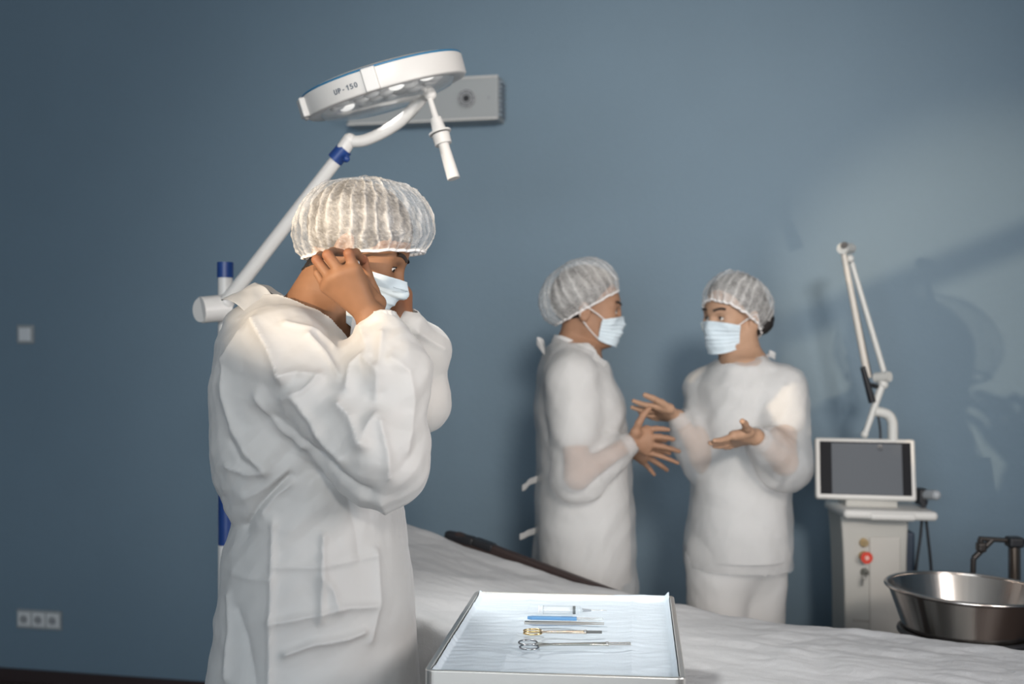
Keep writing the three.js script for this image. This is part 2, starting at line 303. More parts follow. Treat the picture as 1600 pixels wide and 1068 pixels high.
// ---------------------------------------------------------------- treatment couch with paper sheet
const CO = V(0.296, 0, -3.035), CA = Math.atan2(0.448, 0.894), CH = 0.8, SLOPE = 0.25;
const couch = thing('treatment_couch', 'brown treatment couch with raised backrest, under the crumpled white sheet', 'couch', CO, -CA);
{
  mesh('seat_cushion', box(0.66, CH - 0.055, 0.31, 1.3, 0.09, 0.62, 0.025), BROWN, couch);
  const bk = mesh('backrest', box(-0.34, -0.055, 0.31, 0.67, 0.09, 0.62, 0.025).rotateZ(-Math.atan(SLOPE)).translate(0.0, CH - 0.004, 0), BROWN, couch);
  const q = (x, o = 0) => V(x, CH - x * SLOPE + o, -0.03);
  mesh('side_rail', [box(0, 0, 0, 0.62, 0.048, 0.03, 0.008).rotateZ(-Math.atan(SLOPE)).translate(-0.225, CH + 0.225 * SLOPE + 0.006, -0.022)], BROWN, bk);
  mesh('rail_grip', [box(0, 0, 0, 0.1, 0.03, 0.034, 0.012).rotateZ(-Math.atan(SLOPE) + 0.1).translate(-0.505, CH + 0.505 * SLOPE + 0.014, -0.022), box(0, 0, 0, 0.065, 0.022, 0.036, 0.006).rotateZ(-Math.atan(SLOPE)).translate(-0.43, CH + 0.43 * SLOPE + 0.022, -0.022)], DARK, bk);
  mesh('under_frame', [box(0.5, CH - 0.13, 0.31, 1.5, 0.06, 0.5, 0.01), box(0.45, 0.42, 0.31, 0.3, 0.55, 0.26, 0.02)], WHITEP, couch);
  mesh('foot_plate', [box(0.45, 0.09, 0.31, 1.1, 0.1, 0.46, 0.03), ...[[-0.02, 0.14], [-0.02, 0.48], [0.92, 0.14], [0.92, 0.48]].map(([x, z]) => cyl(0.03, 0.03, 0.04).translate(x, 0.02, z))], WHITEP, couch);
  // sheet: u along the couch, v across it and over the near edge
  const X0 = -0.70, X1 = 1.34;
  const top = (x) => { const k = 0.12, a = CH + 0.003, b = CH + 0.003 - x * SLOPE; return -smin(-a, -b, k) ; };
  const g = sheet(300, 130, (u, v) => {
    const x = lerp(X0, X1, u); let w = v * 0.82 - 0.006, y = top(x), z;
    const edge = 0.605;
    if (w < edge) z = w; else { const e = w - edge, r = 0.03, a = Math.min(e / r, Math.PI / 2); z = edge + r * Math.sin(a); y -= r * (1 - Math.cos(a)) + Math.max(0, e - r * Math.PI / 2); }
    const far = ss(0.02, 0.0, w); y -= far * 0.006;
    // foot end: the paper turns down along a slanting fold
    const foot = ss(1.12 + 0.25 * (0.3 - w), 1.36 + 0.25 * (0.3 - w), x); y -= 0.09 * foot * foot;
    const n = N3(x * 2.1, w * 4, 1) * 0.008 + Math.abs(N3(x * 4 + w * 5, w * 9 - x * 3, 4)) * 0.009 + Math.abs(N3(x * 11 + w * 9, w * 22 - x * 6, 8)) * 0.0035 + N3(x * 44, w * 60, 2) * 0.0009
      + tri(w * 7 + N3(x * 4, w * 4, 9) * 1.4) * 0.003 * (0.4 + Math.abs(N3(x * 3, w * 3, 12)))
      + tri(x * 3.2 + w * 4.2 + N3(x * 3, w * 3, 19) * 0.8) * 0.006 * ss(0.1, 0.5, N3(x * 2, w * 2.4, 33) + 0.35);
    y += (n + 0.002) * ss(0, 0.03, w + 0.006) + 0.002;
    if (w > edge) z += n * 0.6;
    return V(x, y, z);
  }, [4, 1.6]);
  const p = mesh('couch_sheet', g, PAPER); p.position.copy(CO); p.rotation.y = -CA;
  p.userData = { label: 'crumpled white disposable paper sheet covering the treatment couch', category: 'sheet' };
}

// ---------------------------------------------------------------- instrument table
const TH0 = 0.95, TC = V(0.1, 0, -2.177), TA = -0.108;
const onTray = (px, py, up = 0) => { const y = TH0 + 0.007 + up; return at(px, py, (EYE - y) * FOC / (py - 534)); };
{
  const t = thing('instrument_table', 'steel instrument trolley with rimmed tray beside the man in front', 'table', TC, TA);
  const W = 0.412, D = 0.595;
  mesh('tray', [box(0, TH0 - 0.014, 0, W, 0.01, D, 0.003)], STEEL, t);
  const rimP = new THREE.Shape(); const rr = (s, w, d, r) => { s.moveTo(-w / 2 + r, -d / 2); s.lineTo(w / 2 - r, -d / 2); s.quadraticCurveTo(w / 2, -d / 2, w / 2, -d / 2 + r); s.lineTo(w / 2, d / 2 - r); s.quadraticCurveTo(w / 2, d / 2, w / 2 - r, d / 2); s.lineTo(-w / 2 + r, d / 2); s.quadraticCurveTo(-w / 2, d / 2, -w / 2, d / 2 - r); s.lineTo(-w / 2, -d / 2 + r); s.quadraticCurveTo(-w / 2, -d / 2, -w / 2 + r, -d / 2); };
  rr(rimP, W + 0.012, D + 0.012, 0.015); const hole = new THREE.Path(); rr(hole, W, D, 0.012); rimP.holes.push(hole);
  mesh('rim', new THREE.ExtrudeGeometry(rimP, { depth: 0.026, bevelEnabled: true, bevelSize: 0.0015, bevelThickness: 0.0015, bevelSegments: 2, curveSegments: 8 }).rotateX(-Math.PI / 2).translate(0, TH0 - 0.018, 0), M([0.72, 0.7, 0.66], 0.3, 0.85), t);
  mesh('front_apron', box(0, TH0 - 0.05, D / 2 + 0.002, W, 0.06, 0.008, 0.003), M([0.7, 0.69, 0.67], 0.32, 0.8), t);
  for (const sx of [-1, 1]) mesh('post', rod(V(sx * 0.17, 0.09, 0.24), V(sx * 0.17, TH0 - 0.02, 0.24), 0.0125), STEEL, t);
  mesh('base_bar', [rod(V(-0.2, 0.09, 0.24), V(0.2, 0.09, 0.24), 0.0125), rod(V(-0.17, 0.09, 0.27), V(-0.17, 0.09, -0.25), 0.0125), rod(V(0.17, 0.09, 0.27), V(0.17, 0.09, -0.25), 0.0125)], STEEL, t);
  for (const [x, z] of [[-0.17, 0.26], [0.17, 0.26], [-0.17, -0.24], [0.17, -0.24]]) mesh('caster', [cyl(0.035, 0.035, 0.022).rotateZ(Math.PI / 2).translate(x, 0.035, z), box(x, 0.07, z, 0.03, 0.03, 0.03, 0.004)], DARK, t);
  // drape lying in the tray, lapping over the back rim
  const dp = mesh('surgical_drape', sheet(130, 170, (u, v) => {
    const x = (u - 0.5) * (W - 0.006), zz = (v - 0.5) * (D + 0.002); let y = TH0 - 0.004;
    y += ss(-D / 2 + 0.02, -D / 2 - 0.001, zz) * 0.014 * (0.55 + 0.45 * u + 0.12 * N3(u * 9, 1, 3)) + ss(W / 2 - 0.012, W / 2 - 0.003, Math.abs(x)) * 0.008;
    const f = tri(zz * 11 + N3(x * 5, zz * 6, 2) * 1.6 + x * 0.6) * 0.0022 * ss(-0.2, 0.4, N3(x * 6, zz * 7, 21)) + Math.abs(N3(x * 8, zz * 34, 7)) * 0.0035 + Math.abs(N3(x * 22 + 4, zz * 50, 3)) * 0.0016 + tri(x * 4.6 + 0.42) ** 14 * 0.002;
    y += f * ss(0, 0.04, 0.5 - Math.abs(v - 0.5)) + ss(D / 2 - 0.03, D / 2, zz) * (0.004 + 0.004 * Math.sin(u * 5));
    return V(x, y, zz - ss(0.9, 1, v) * 0.012 * (0.5 + 0.5 * Math.sin(u * 4 - 0.4)));
  }, [1.6, 2.3], 0.0012), DRAPE);
  dp.position.copy(TC); dp.rotation.y = TA; dp.userData = { label: 'pale blue disposable drape lining the instrument tray', category: 'drape' };
}
function tool(name, label, category, px0, py0, px1, py1, up = 0.004) {
  const a = onTray(px0, py0, up), b = onTray(px1, py1, up), t = thing(name, label, category, a, -Math.atan2(b.z - a.z, b.x - a.x));
  return [t, a.distanceTo(b)];
}
{ // syringe
  const [t, L] = tool('syringe', 'clear syringe with black plunger seal, farthest of the tools on the drape', 'syringe', 842, 952, 931, 953, 0.008);
  const CLEAR = M([0.95, 0.97, 0.98], 0.08, 0, { transmission: 0.9, thickness: 0 });
  const r = 0.0085, alongX = (g) => g.rotateZ(-Math.PI / 2);
  mesh('barrel', [alongX(cyl(r, r, L * 0.66, 28).translate(0, L * 0.40, 0)), alongX(cyl(0.003, r * 0.9, 0.008, 20).translate(0, L * 0.75, 0))], CLEAR, t);
  mesh('finger_flange', box(L * 0.08, 0, 0, 0.002, 0.012, 0.026, 0.0008), CLEAR, t);
  mesh('plunger', [box(L * 0.3, 0, 0, L * 0.6, 0.0018, 0.012), box(L * 0.3, 0, 0, L * 0.6, 0.012, 0.0018), alongX(cyl(0.009, 0.009, 0.002, 20))], M([0.8, 0.82, 0.83], 0.4), t);
  mesh('plunger_seal', alongX(cyl(r * 0.94, r * 0.94, 0.0055, 24).translate(0, L * 0.62, 0)), M([0.03, 0.05, 0.05], 0.5), t);
  mesh('needle_hub', alongX(cyl(0.002, 0.0035, L * 0.16, 16).translate(0, L * 0.84, 0)), M([0.3, 0.33, 0.36], 0.4), t);
  mesh('needle', alongX(cyl(0.0006, 0.0006, L * 0.3, 8).translate(0, L * 1.05, 0)), STEEL, t);
}
{ // scalpel
  const [t, L] = tool('scalpel', 'scalpel with flat blue plastic handle and clear blade guard', 'scalpel', 825, 964.5, 945, 967, 0.004);
  const s = new THREE.Shape(); s.moveTo(0, -0.001); s.lineTo(0.008, -0.004); s.lineTo(L * 0.63, -0.0045); s.lineTo(L * 0.63, 0.0045); s.lineTo(0.008, 0.005); s.lineTo(0, 0.002);
  const hd = mesh('handle', new THREE.ExtrudeGeometry(s, { depth: 0.004, bevelEnabled: true, bevelSize: 0.001, bevelThickness: 0.001, bevelSegments: 2 }).rotateX(-Math.PI / 2).translate(0, -0.002, 0), M([0.13, 0.32, 0.58], 0.45), t, 'blue plastic handle');
  mesh('grip_rib', [...Array(9)].map((_, k) => box(L * 0.44 + k * 0.0025, 0.0033, 0, 0.001, 0.001, 0.008)), M([0.11, 0.28, 0.52], 0.45), hd);
  mesh('blade', box(L * 0.75, 0, 0, L * 0.25, 0.0008, 0.006), STEEL, t);
  mesh('blade_guard', box(L * 0.8, 0, 0, L * 0.36, 0.005, 0.01, 0.002), M([0.92, 0.95, 0.96], 0.15, 0, { transmission: 0.7, thickness: 0 }), t);
}
{ // tweezers
  const [t, L] = tool('tweezers', 'flat steel tweezers lying next to the blue scalpel', 'tweezers', 820, 972.5, 944, 974.5, 0.003);
  for (const s of [-1, 1]) {
    const sh = new THREE.Shape(); sh.moveTo(0, -0.0048); sh.quadraticCurveTo(L * 0.5, -0.0085, L * 0.7, -0.004); sh.lineTo(L, -0.0008); sh.lineTo(L, 0.0008); sh.lineTo(L * 0.7, 0.004); sh.quadraticCurveTo(L * 0.5, 0.0085, 0, 0.0048);
    mesh('arm', new THREE.ExtrudeGeometry(sh, { depth: 0.0014, bevelEnabled: false }).rotateX(-Math.PI / 2 + s * 0.006).rotateY(s * 0.012).translate(0, s * 0.0014, s * 0.0014), M([0.6, 0.57, 0.53], 0.3, 1), t);
  }
  mesh('joined_end', box(0.004, 0.0005, 0, 0.01, 0.0052, 0.0105, 0.001), STEEL, t);
}
const ringAt = (x, z, rx, rz, r = 0.0017) => new THREE.TorusGeometry(1, r / rx, 10, 40).scale(rx, rz, rx).rotateX(-Math.PI / 2).translate(x, 0, z);
function scissorTool(name, label, px0, py, px1, py1, mat, ringMat, spread, jaw, rz) {
  const [t, L] = tool(name, label, name === 'needle_holder' ? 'needle holder' : 'scissors', px0, py, px1, py1, 0.004);
  for (const s of [-1, 1]) {
    const h = mesh('half', [rod(V(0.032, s * 0.001, s * spread * 0.55), V(L * 0.3, s * 0.001, s * 0.003), 0.0022, 0.0022, 12), rod(V(L * 0.3, s * 0.001, s * 0.003), V(L * 0.8, s * 0.001, -s * 0.0012), 0.0024, 0.002, 12)], mat, t);
    mesh('finger_ring', ringAt(0.017, s * spread, 0.0165, rz).translate(0, s * 0.001, 0), ringMat, h);
    mesh('blade', box(L * 0.9, s * 0.0012, -s * 0.001, L * 0.21, 0.0018, 0.004, 0.0006), jaw, h);
  }
  mesh('pivot_screw', cyl(0.003, 0.003, 0.007, 16).translate(L * 0.79, 0, 0), STEEL, t);
}
scissorTool('needle_holder', 'needle holder with gold finger rings and dark jaws', 818, 986.5, 940, 987, M([0.62, 0.52, 0.42], 0.25, 1), M([0.72, 0.52, 0.26], 0.22, 1), 0.0125, M([0.16, 0.16, 0.15], 0.4, 0.9), 0.0115);
scissorTool('surgical_scissors', 'long steel surgical scissors with open oval finger rings, nearest tool', 811, 1007, 985, 1005, M([0.5, 0.5, 0.46], 0.22, 1), M([0.4, 0.42, 0.44], 0.22, 1), 0.0195, STEEL, 0.0165);

// ---------------------------------------------------------------- surgical lamp on a floor column
{
  const base = at(352, 534, 3.0); base.y = 0;
  const t = thing('surgical_lamp', 'white round surgical lamp on a jointed arm behind the man', 'lamp', base);
  const L = (px, py, d) => at(px, py, d).sub(base);
  const top = L(352, 412, 3.0), X = 0, Z = 0, yTop = top.y;
  mesh('column', [cyl(0.0185, 0.0185, yTop - 0.09, 32).translate(X, (yTop - 0.09) / 2 + 0.06, Z)], WHITEP, t);
  mesh('column_cap', cyl(0.021, 0.021, 0.04, 32).translate(X, yTop - 0.016, Z), BLUEP, t, 'dark blue cap');
  mesh('column_sleeve', [cyl(0.024, 0.024, L(0, 770, 3).y - L(0, 850, 3).y, 32).translate(X + 0.006, (L(0, 770, 3).y + L(0, 850, 3).y) / 2, Z)], BLUEP, t, 'dark blue sleeve');
  for (let k = 0; k < 5; k++) { const a = k * 1.2566 + 0.3, lg = mesh('base_leg', rod(V(X, 0.08, Z), V(X + 0.27 * Math.cos(a), 0.06, Z + 0.27 * Math.sin(a)), 0.022, 0.016), WHITEP, t); mesh('caster', cyl(0.03, 0.03, 0.022).rotateZ(Math.PI / 2).rotateY(a).translate(X + 0.27 * Math.cos(a), 0.03, Z + 0.27 * Math.sin(a)), DARK, lg); }
  const pv = L(350, 480, 2.985);
  mesh('pivot', [rod(L(314, 484, 2.93), L(356, 480, 2.97), 0.034), rod(L(313, 484, 2.928), L(318, 484, 2.936), 0.031, 0.034)], WHITEP, t);
  const e1 = L(531, 243, 2.84);
  mesh('spring_arm', [rod(L(352, 474, 2.95), e1, 0.0185, 0.0165), ball(L(354, 472, 2.95), 0.021)], WHITEP, t);
  const c0 = L(523, 250, 2.845), c1 = L(539, 232, 2.84);
  mesh('arm_collar', [rod(c0, c1, 0.0205), ball(L(541, 248, 2.82), 0.009)], BLUEP, t, 'dark blue collar');
  mesh('arm_knuckle', [rod(L(533, 238, 2.84), L(546, 219, 2.835), 0.0185, 0.0175), ball(L(546, 219, 2.835), 0.0178)], WHITEP, t);
  mesh('curved_arm', tube([L(545, 221, 2.835), L(566, 220, 2.83), L(596, 208, 2.82), L(625, 190, 2.81), L(645, 170, 2.80), L(664, 148, 2.79)], 0.0145, 60, 20), WHITEP, t);
  // head: axis tilted in the picture plane
  const hc = L(601, 136, 2.79), ax = V(-0.285, 0.955, 0.115).normalize(), hq = new THREE.Quaternion().setFromUnitVectors(V(0, 1, 0), ax);
  const head = new THREE.Group(); head.name = 'lamp_head'; head.position.copy(hc); head.quaternion.copy(hq); t.add(head);
  const R = 0.2;
  mesh('rim', lathe([[R * 0.8, -0.02], [R * 0.9, -0.026], [R - 0.005, -0.026], [R, -0.021], [R + 0.001, 0.022], [R - 0.003, 0.026]], 96), WHITEP, head);
  mesh('top_shell', lathe([[R - 0.003, 0.029], [R * 0.85, 0.037], [R * 0.6, 0.042], [R * 0.3, 0.045], [0.0001, 0.046]], 96), WHITEP, head);
  mesh('blue_stripe', new THREE.TorusGeometry(R - 0.003, 0.0025, 8, 96).rotateX(Math.PI / 2).translate(0, 0.0275, 0), M([0.03, 0.17, 0.32], 0.4), head, 'thin blue stripe');
  mesh('reflector', lathe([[R * 0.8, -0.02], [R * 0.72, -0.014], [R * 0.3, -0.006], [0.0001, -0.005]], 64), M([0.82, 0.82, 0.81], 0.4), head);
  mesh('front_glass', lathe([[R * 0.84, -0.024], [R * 0.79, -0.038], [R * 0.5, -0.05], [0.0001, -0.054]], 64), M([0.96, 0.97, 0.97], 0.12, 0, { transmission: 0.85, thickness: 0 }), head);
  const LED = M([0.8, 0.8, 0.8], 0.2, 0, { emissive: new THREE.Color(1, 0.97, 0.92), emissiveIntensity: 0.8 }), LENS = M([0.85, 0.86, 0.86], 0.22);
  for (let k = 0; k < 19; k++) { const ring = k === 0 ? 0 : k < 7 ? 1 : 2, n = ring === 1 ? 6 : 12, a = (k - (ring === 1 ? 1 : 7)) / n * 6.283, r = ring * 0.062; mesh('led_lens', ball(V(r * Math.cos(a), -0.012, r * Math.sin(a)), 0.02, 1, 0.5, 1, 16), k % 6 === 2 ? LED : LENS, head); }
  for (const a of [1.64, 2.97, 5.05]) mesh('rim_clip', box(0, 0, 0, 0.034, 0.054, 0.012, 0.004).rotateY(Math.PI / 2 - a).translate((R + 0.001) * Math.cos(a), 0.001, (R + 0.001) * Math.sin(a)), WHITEP, head);
  mesh('rim_clip', box(0, 0, 0, 0.046, 0.046, 0.03, 0.004).rotateY(Math.PI / 2 - 2.85).translate((R - 0.002) * Math.cos(2.85), 0, (R - 0.002) * Math.sin(2.85)), WHITEP, head);
  // model number, letter by letter round the rim
  [...'UP-150'].forEach((ch, k) => { const a = 2.09 - k * 0.054 , g = new TextGeometry(ch, { font, size: 0.0118, depth: 0.0008, curveSegments: 3 }); g.computeBoundingBox(); const w = (g.boundingBox.max.x + g.boundingBox.min.x) / 2; g.translate(-w, -0.006, 0).rotateY(Math.PI / 2 - a).translate((R + 0.0008) * Math.cos(a), -0.001, (R + 0.0008) * Math.sin(a)); mesh('rim_letter', g, GREYTXT, head); });
  // handle
  const h0 = L(671, 152, 2.755), h1 = L(709, 279, 2.73), hp = (s) => h0.clone().lerp(h1, s);
  const handle = mesh('handle', [rod(hp(0.02), hp(0.28), 0.007, 0.0085), rod(hp(0.26), hp(0.44), 0.0135, 0.0175), rod(hp(0.46), hp(0.58), 0.0215, 0.0205), rod(hp(0.56), hp(1), 0.0125, 0.0152)], WHITEP, t);
  mesh('handle_guard', rod(hp(0.425), hp(0.445), 0.027, 0.027), WHITEP, handle);
  mesh('yoke', [rod(L(664, 150, 2.785), L(672, 140, 2.76), 0.014, 0.012), ball(L(672, 148, 2.76), 0.0155)], WHITEP, t);
  const spot = new THREE.SpotLight(new THREE.Color(1, 0.98, 0.95), 4.3, 0, 0.52, 0.8, 2); spot.name = 'surgical_lamp_light'; spot.castShadow = true; spot.shadow.radius = 5;
  spot.position.copy(base.clone().add(hc).addScaledVector(ax, -0.07)); spot.target.position.copy(at(880, 985, 2.4)); scene.add(spot, spot.target);
}

// ---------------------------------------------------------------- laser apparatus
{
  const D = 3.78, base = at(1360, 534, D); base.y = 0;
  const t = thing('laser_machine', 'white medical laser column with tilted screen and jointed arm', 'machine', base);
  const L = (px, py, d = D) => at(px, py, d).sub(base), CREAM = M([0.46, 0.45, 0.415], 0.5), TURN = 0.16;
  const yT = L(0, 795).y, w = 0.215;
  // column body: extruded profile, slightly flared at the top
  const s = new THREE.Shape(); s.moveTo(-0.09, 0.1); s.lineTo(-0.092, yT * 0.6); s.quadraticCurveTo(-0.094, yT - 0.1, -0.107, yT - 0.01); s.lineTo(0.1, yT - 0.012); s.quadraticCurveTo(0.09, yT - 0.1, 0.092, yT * 0.55); s.lineTo(0.096, 0.1);
  mesh('column', new THREE.ExtrudeGeometry(s, { depth: 0.14, bevelEnabled: true, bevelSize: 0.008, bevelThickness: 0.008, bevelSegments: 3 }).translate(0, 0, -0.09), CREAM, t);
  mesh('front_panel', [box(0.028, 0.62, 0.058, 0.1, 0.5, 0.012, 0.005)], M([0.52, 0.5, 0.46], 0.45), t);
  mesh('back_panel', box(0.115, yT / 2, -0.1, 0.045, yT - 0.14, 0.26, 0.01), M([0.03, 0.045, 0.07], 0.5), t, 'dark blue rear cover');
  mesh('foot_base', [box(0, 0.09, -0.06, 0.34, 0.1, 0.42, 0.03)], CREAM, t);
  for (const [x, z] of [[-0.13, 0.1], [0.13, 0.1], [-0.13, -0.22], [0.13, -0.22]]) mesh('caster', cyl(0.03, 0.03, 0.03).rotateZ(Math.PI / 2).translate(x, 0.03, z), DARK, t);
  mesh('corner_bumper', box(0.15, L(0, 985).y, 0.05, 0.07, 0.07, 0.08, 0.015), DARK, t);
  // shelf / grip bar under the screen
  mesh('shelf', [box(-0.005, L(0, 795).y, 0.02, 0.3, 0.03, 0.24, 0.014).rotateZ(-0.03), box(0.0, L(0, 797).y, 0.1, 0.15, 0.026, 0.09, 0.012).rotateZ(-0.03)], M([0.66, 0.65, 0.62], 0.45), t);
  mesh('screen_foot', box(-0.01, L(0, 784).y, 0.0, 0.17, 0.03, 0.1, 0.008), CREAM, t);
  // screen
  const mon = new THREE.Group(); mon.name = 'monitor'; mon.position.copy(L(1351, 733, D - 0.03)); mon.rotation.set(-0.2, -0.12, -0.035); t.add(mon);
  mesh('bezel', box(0, 0, 0, 0.318, 0.2, 0.03, 0.01), M([0.62, 0.61, 0.58], 0.45), mon);
  mesh('black_border', box(0.0, 0.002, 0.0155, 0.288, 0.172, 0.003, 0.001), M([0.006, 0.007, 0.01], 0.5, 0, { specularIntensity: 0.2 }), mon);
  mesh('display', box(0.004, 0.0, 0.0175, 0.222, 0.166, 0.002, 0.0008), M([0.06, 0.065, 0.072], 0.5, 0, { specularIntensity: 0.25, emissive: new THREE.Color(0.11, 0.12, 0.135), emissiveIntensity: 0.4 }), mon);
  mesh('display_mark', [new THREE.TorusGeometry(0.006, 0.0012, 8, 20).translate(0.047, 0.066, 0.019), box(0.047, 0.074, 0.0187, 0.014, 0.01, 0.0006)], M([0.015, 0.017, 0.02], 0.3), mon);
  // controls
  const panelZ = 0.066, c = (px, py) => { const p = L(px, py, D - 0.07); return V(p.x, p.y, panelZ); };
  const k1 = c(1351, 848), k2 = c(1351, 869), k3 = c(1352, 894);
  mesh('key_switch', [cyl(0.013, 0.015, 0.012, 24).rotateX(Math.PI / 2).translate(k1.x, k1.y, k1.z), box(k1.x - 0.003, k1.y, k1.z + 0.01, 0.005, 0.02, 0.01, 0.002)], M([0.55, 0.42, 0.24], 0.35, 0.8), t, 'brass key switch');
  const em = mesh('emergency_button', [cyl(0.019, 0.016, 0.02, 32).rotateX(Math.PI / 2).translate(k2.x, k2.y, k2.z + 0.018)], M([0.62, 0.06, 0.035], 0.35), t, 'red mushroom button');
  mesh('button_collar', cyl(0.014, 0.016, 0.014, 24).rotateX(Math.PI / 2).translate(k2.x, k2.y, k2.z), M([0.5, 0.3, 0.06], 0.4), em);
  mesh('button_mark', cyl(0.007, 0.008, 0.004, 20).rotateX(Math.PI / 2).translate(k2.x, k2.y, k2.z + 0.0295), M([0.8, 0.42, 0.36], 0.4), em);
  const lk = mesh('key_lock', [cyl(0.011, 0.013, 0.014, 24).rotateX(Math.PI / 2).translate(k3.x, k3.y, k3.z)], M([0.2, 0.2, 0.18], 0.35, 0.8), t);
  mesh('key', [box(k3.x, k3.y, k3.z + 0.012, 0.003, 0.014, 0.02, 0.001), new THREE.TorusGeometry(0.008, 0.0012, 8, 20).translate(k3.x - 0.006, k3.y - 0.014, k3.z + 0.012), box(k3.x - 0.012, k3.y - 0.03, k3.z + 0.01, 0.006, 0.022, 0.002).rotateZ(0), ], M([0.4, 0.39, 0.36], 0.3, 0.9), lk);
  mesh('name_print', [...Array(17)].map((_, k) => box(-0.072 + k * 0.0078 + (k > 9 ? 0.006 : 0), L(0, 962).y - k * 0.0006, 0.0588, 0.0052, 0.0075, 0.0006)).filter((_, k) => k < 15), M([0.33, 0.3, 0.27], 0.6), t, 'small grey lettering too faint to read');
  // articulated arm
  const GREY = M([0.6, 0.6, 0.57], 0.35), dA = D - 0.02;
  const a0 = L(1351, 680, dA), a1 = L(1379, 598, dA), a2 = L(1322, 392, dA), a3 = L(1378, 585, dA + 0.02);
  mesh('arm_riser', [rod(a0, a1, 0.009, 0.013), ball(L(1351, 678, dA), 0.0125)], GREY, t);
  mesh('arm_elbow', [rod(L(1368, 590, dA + 0.02), L(1390, 588, dA - 0.02), 0.017), ball(L(1380, 600, dA), 0.017)], GREY, t);
  const tk = mesh('arm_tube', [rod(L(1381, 580, dA + 0.015), L(1327, 398, dA + 0.03), 0.0095, 0.0085)], GREY, t);
  mesh('arm_tube', rod(L(1356, 590, dA - 0.02), L(1318, 396, dA - 0.01), 0.0115, 0.0095), M([0.6, 0.56, 0.5], 0.4), t);
  mesh('arm_joint', [rod(L(1316, 388, dA - 0.03), L(1329, 388, dA + 0.05), 0.018), ball(L(1328, 404, dA), 0.013)], GREY, t);
  mesh('joint_pin', rod(L(1319, 383, dA - 0.04), L(1320, 383, dA - 0.02), 0.011), DARKM, tk);
  mesh('arm_inner_rod', rod(L(1362, 590, dA), L(1326, 420, dA), 0.003), DARKM, tk);
  mesh('handpiece', [rod(L(1348, 573, dA - 0.05), L(1363, 628, dA - 0.04), 0.0085, 0.012), rod(L(1356, 600, dA - 0.02), L(1372, 604, dA), 0.008)], DARK, t, 'black handpiece');
  mesh('hose_elbow', tube([L(1366, 642, dA), L(1378, 644, dA), L(1388, 648, dA), L(1394, 658, dA), L(1395, 672, dA), L(1395, 690, dA)], 0.0165, 40, 16), GREY, t);
  mesh('cable', tube([L(1366, 628, dA), L(1372, 650, dA), L(1375, 668, dA), L(1376, 690, dA)], 0.004, 30, 8), DARK, t);
  // side holder with hanging cords
  const hold = mesh('side_holder', [rod(L(1434, 772, D), L(1462, 773, D - 0.08), 0.016), ball(L(1462, 773, D - 0.08), 0.0165), rod(L(1408, 770, D), L(1440, 772, D), 0.012)], M([0.36, 0.38, 0.4], 0.4), t);
  mesh('holder_clip', [box(L(1436, 774, D).x, L(0, 774).y, 0.02, 0.03, 0.055, 0.05, 0.008)], DARK, hold);
  mesh('hanging_cord', tube([L(1442, 782, D - 0.05), L(1439, 830, D - 0.05), L(1431, 890, D - 0.05), L(1428, 960, D - 0.04), L(1432, 1000, D)], 0.005, 40, 8), DARK, hold);
  mesh('hanging_cord', tube([L(1444, 782, D - 0.05), L(1449, 830, D - 0.05), L(1455, 890, D - 0.05), L(1456, 960, D - 0.04), L(1450, 1010, D)], 0.005, 40, 8), DARK, hold);
}

// ---------------------------------------------------------------- steel basin on its stand, dark stand behind
{
  const D = 2.98, c = at(1513, 534, D), y = EYE - (919 - 534) / FOC * D, R = 0.208;
  const st = thing('basin_stand', 'low black ring stand carrying the steel basin', 'stand', V(c.x, 0, c.z));
  mesh('ring', [new THREE.TorusGeometry(0.169, 0.008, 10, 64).rotateX(Math.PI / 2).translate(0, y - 0.112, 0)], DARK, st);
  for (let k = 0; k < 4; k++) { const a = k * 1.5708 + 1.05; mesh('leg', [rod(V(0.172 * Math.cos(a), y - 0.112, 0.172 * Math.sin(a)), V(0.2 * Math.cos(a), 0.015, 0.2 * Math.sin(a)), 0.009)], DARK, st); }
  const b = thing('steel_basin', 'large polished steel basin beside the laser machine', 'basin', V(c.x, y, c.z));
  b.rotation.set(0.0, 0, -0.03);
  mesh('bowl', lathe([[0.0001, -0.135], [0.14, -0.135], [0.148, -0.131], [0.155, -0.12], [0.198, -0.008], [0.2, -0.002], [0.1975, -0.002], [0.1525, -0.119], [0.146, -0.1285], [0.139, -0.132], [0.0001, -0.132]], 128), STEELB, b);
  mesh('rolled_rim', new THREE.TorusGeometry(0.2035, 0.0052, 12, 128).rotateX(Math.PI / 2), M([0.55, 0.5, 0.46], 0.2, 1), b);
}
{
  const D = 3.35, base = at(1585, 534, D); base.y = 0;
  const t = thing('dark_clamp_stand', 'thin dark metal stand with hooked clamp arm behind the basin', 'stand', base);
  const L = (px, py, d = D) => at(px, py, d).sub(base), yb = L(0, 846).y;
  mesh('pole', [rod(V(0, 0.02, 0), V(0, yb, 0), 0.0125)], M([0.2, 0.16, 0.13], 0.3, 0.9), t);
  mesh('pole_guide', [-1, 1].map((s) => rod(V(s * 0.014, 0.02, 0), V(s * 0.014, yb, 0), 0.004)), DARK, t);
  mesh('clamp', box(0, yb, 0, 0.045, 0.03, 0.045, 0.008), DARK, t);
  mesh('cross_bar', [rod(L(1530, 841), L(1640, 848), 0.007)], DARKM, t);
  mesh('hook_arm', [rod(L(1532, 841), L(1534, 858), 0.009), rod(L(1550, 843), L(1521, 872), 0.0085), rod(L(1521, 872), L(1520, 905), 0.008), box(L(1533, 854).x, L(0, 854).y, 0, 0.026, 0.03, 0.03, 0.008)], DARKM, t);
  mesh('foot', [0, 1, 2].map((k) => rod(V(0, 0.05, 0), V(0.2 * Math.cos(k * 2.094 + 0.6), 0.015, 0.2 * Math.sin(k * 2.094 + 0.6)), 0.012)), DARK, t);
}

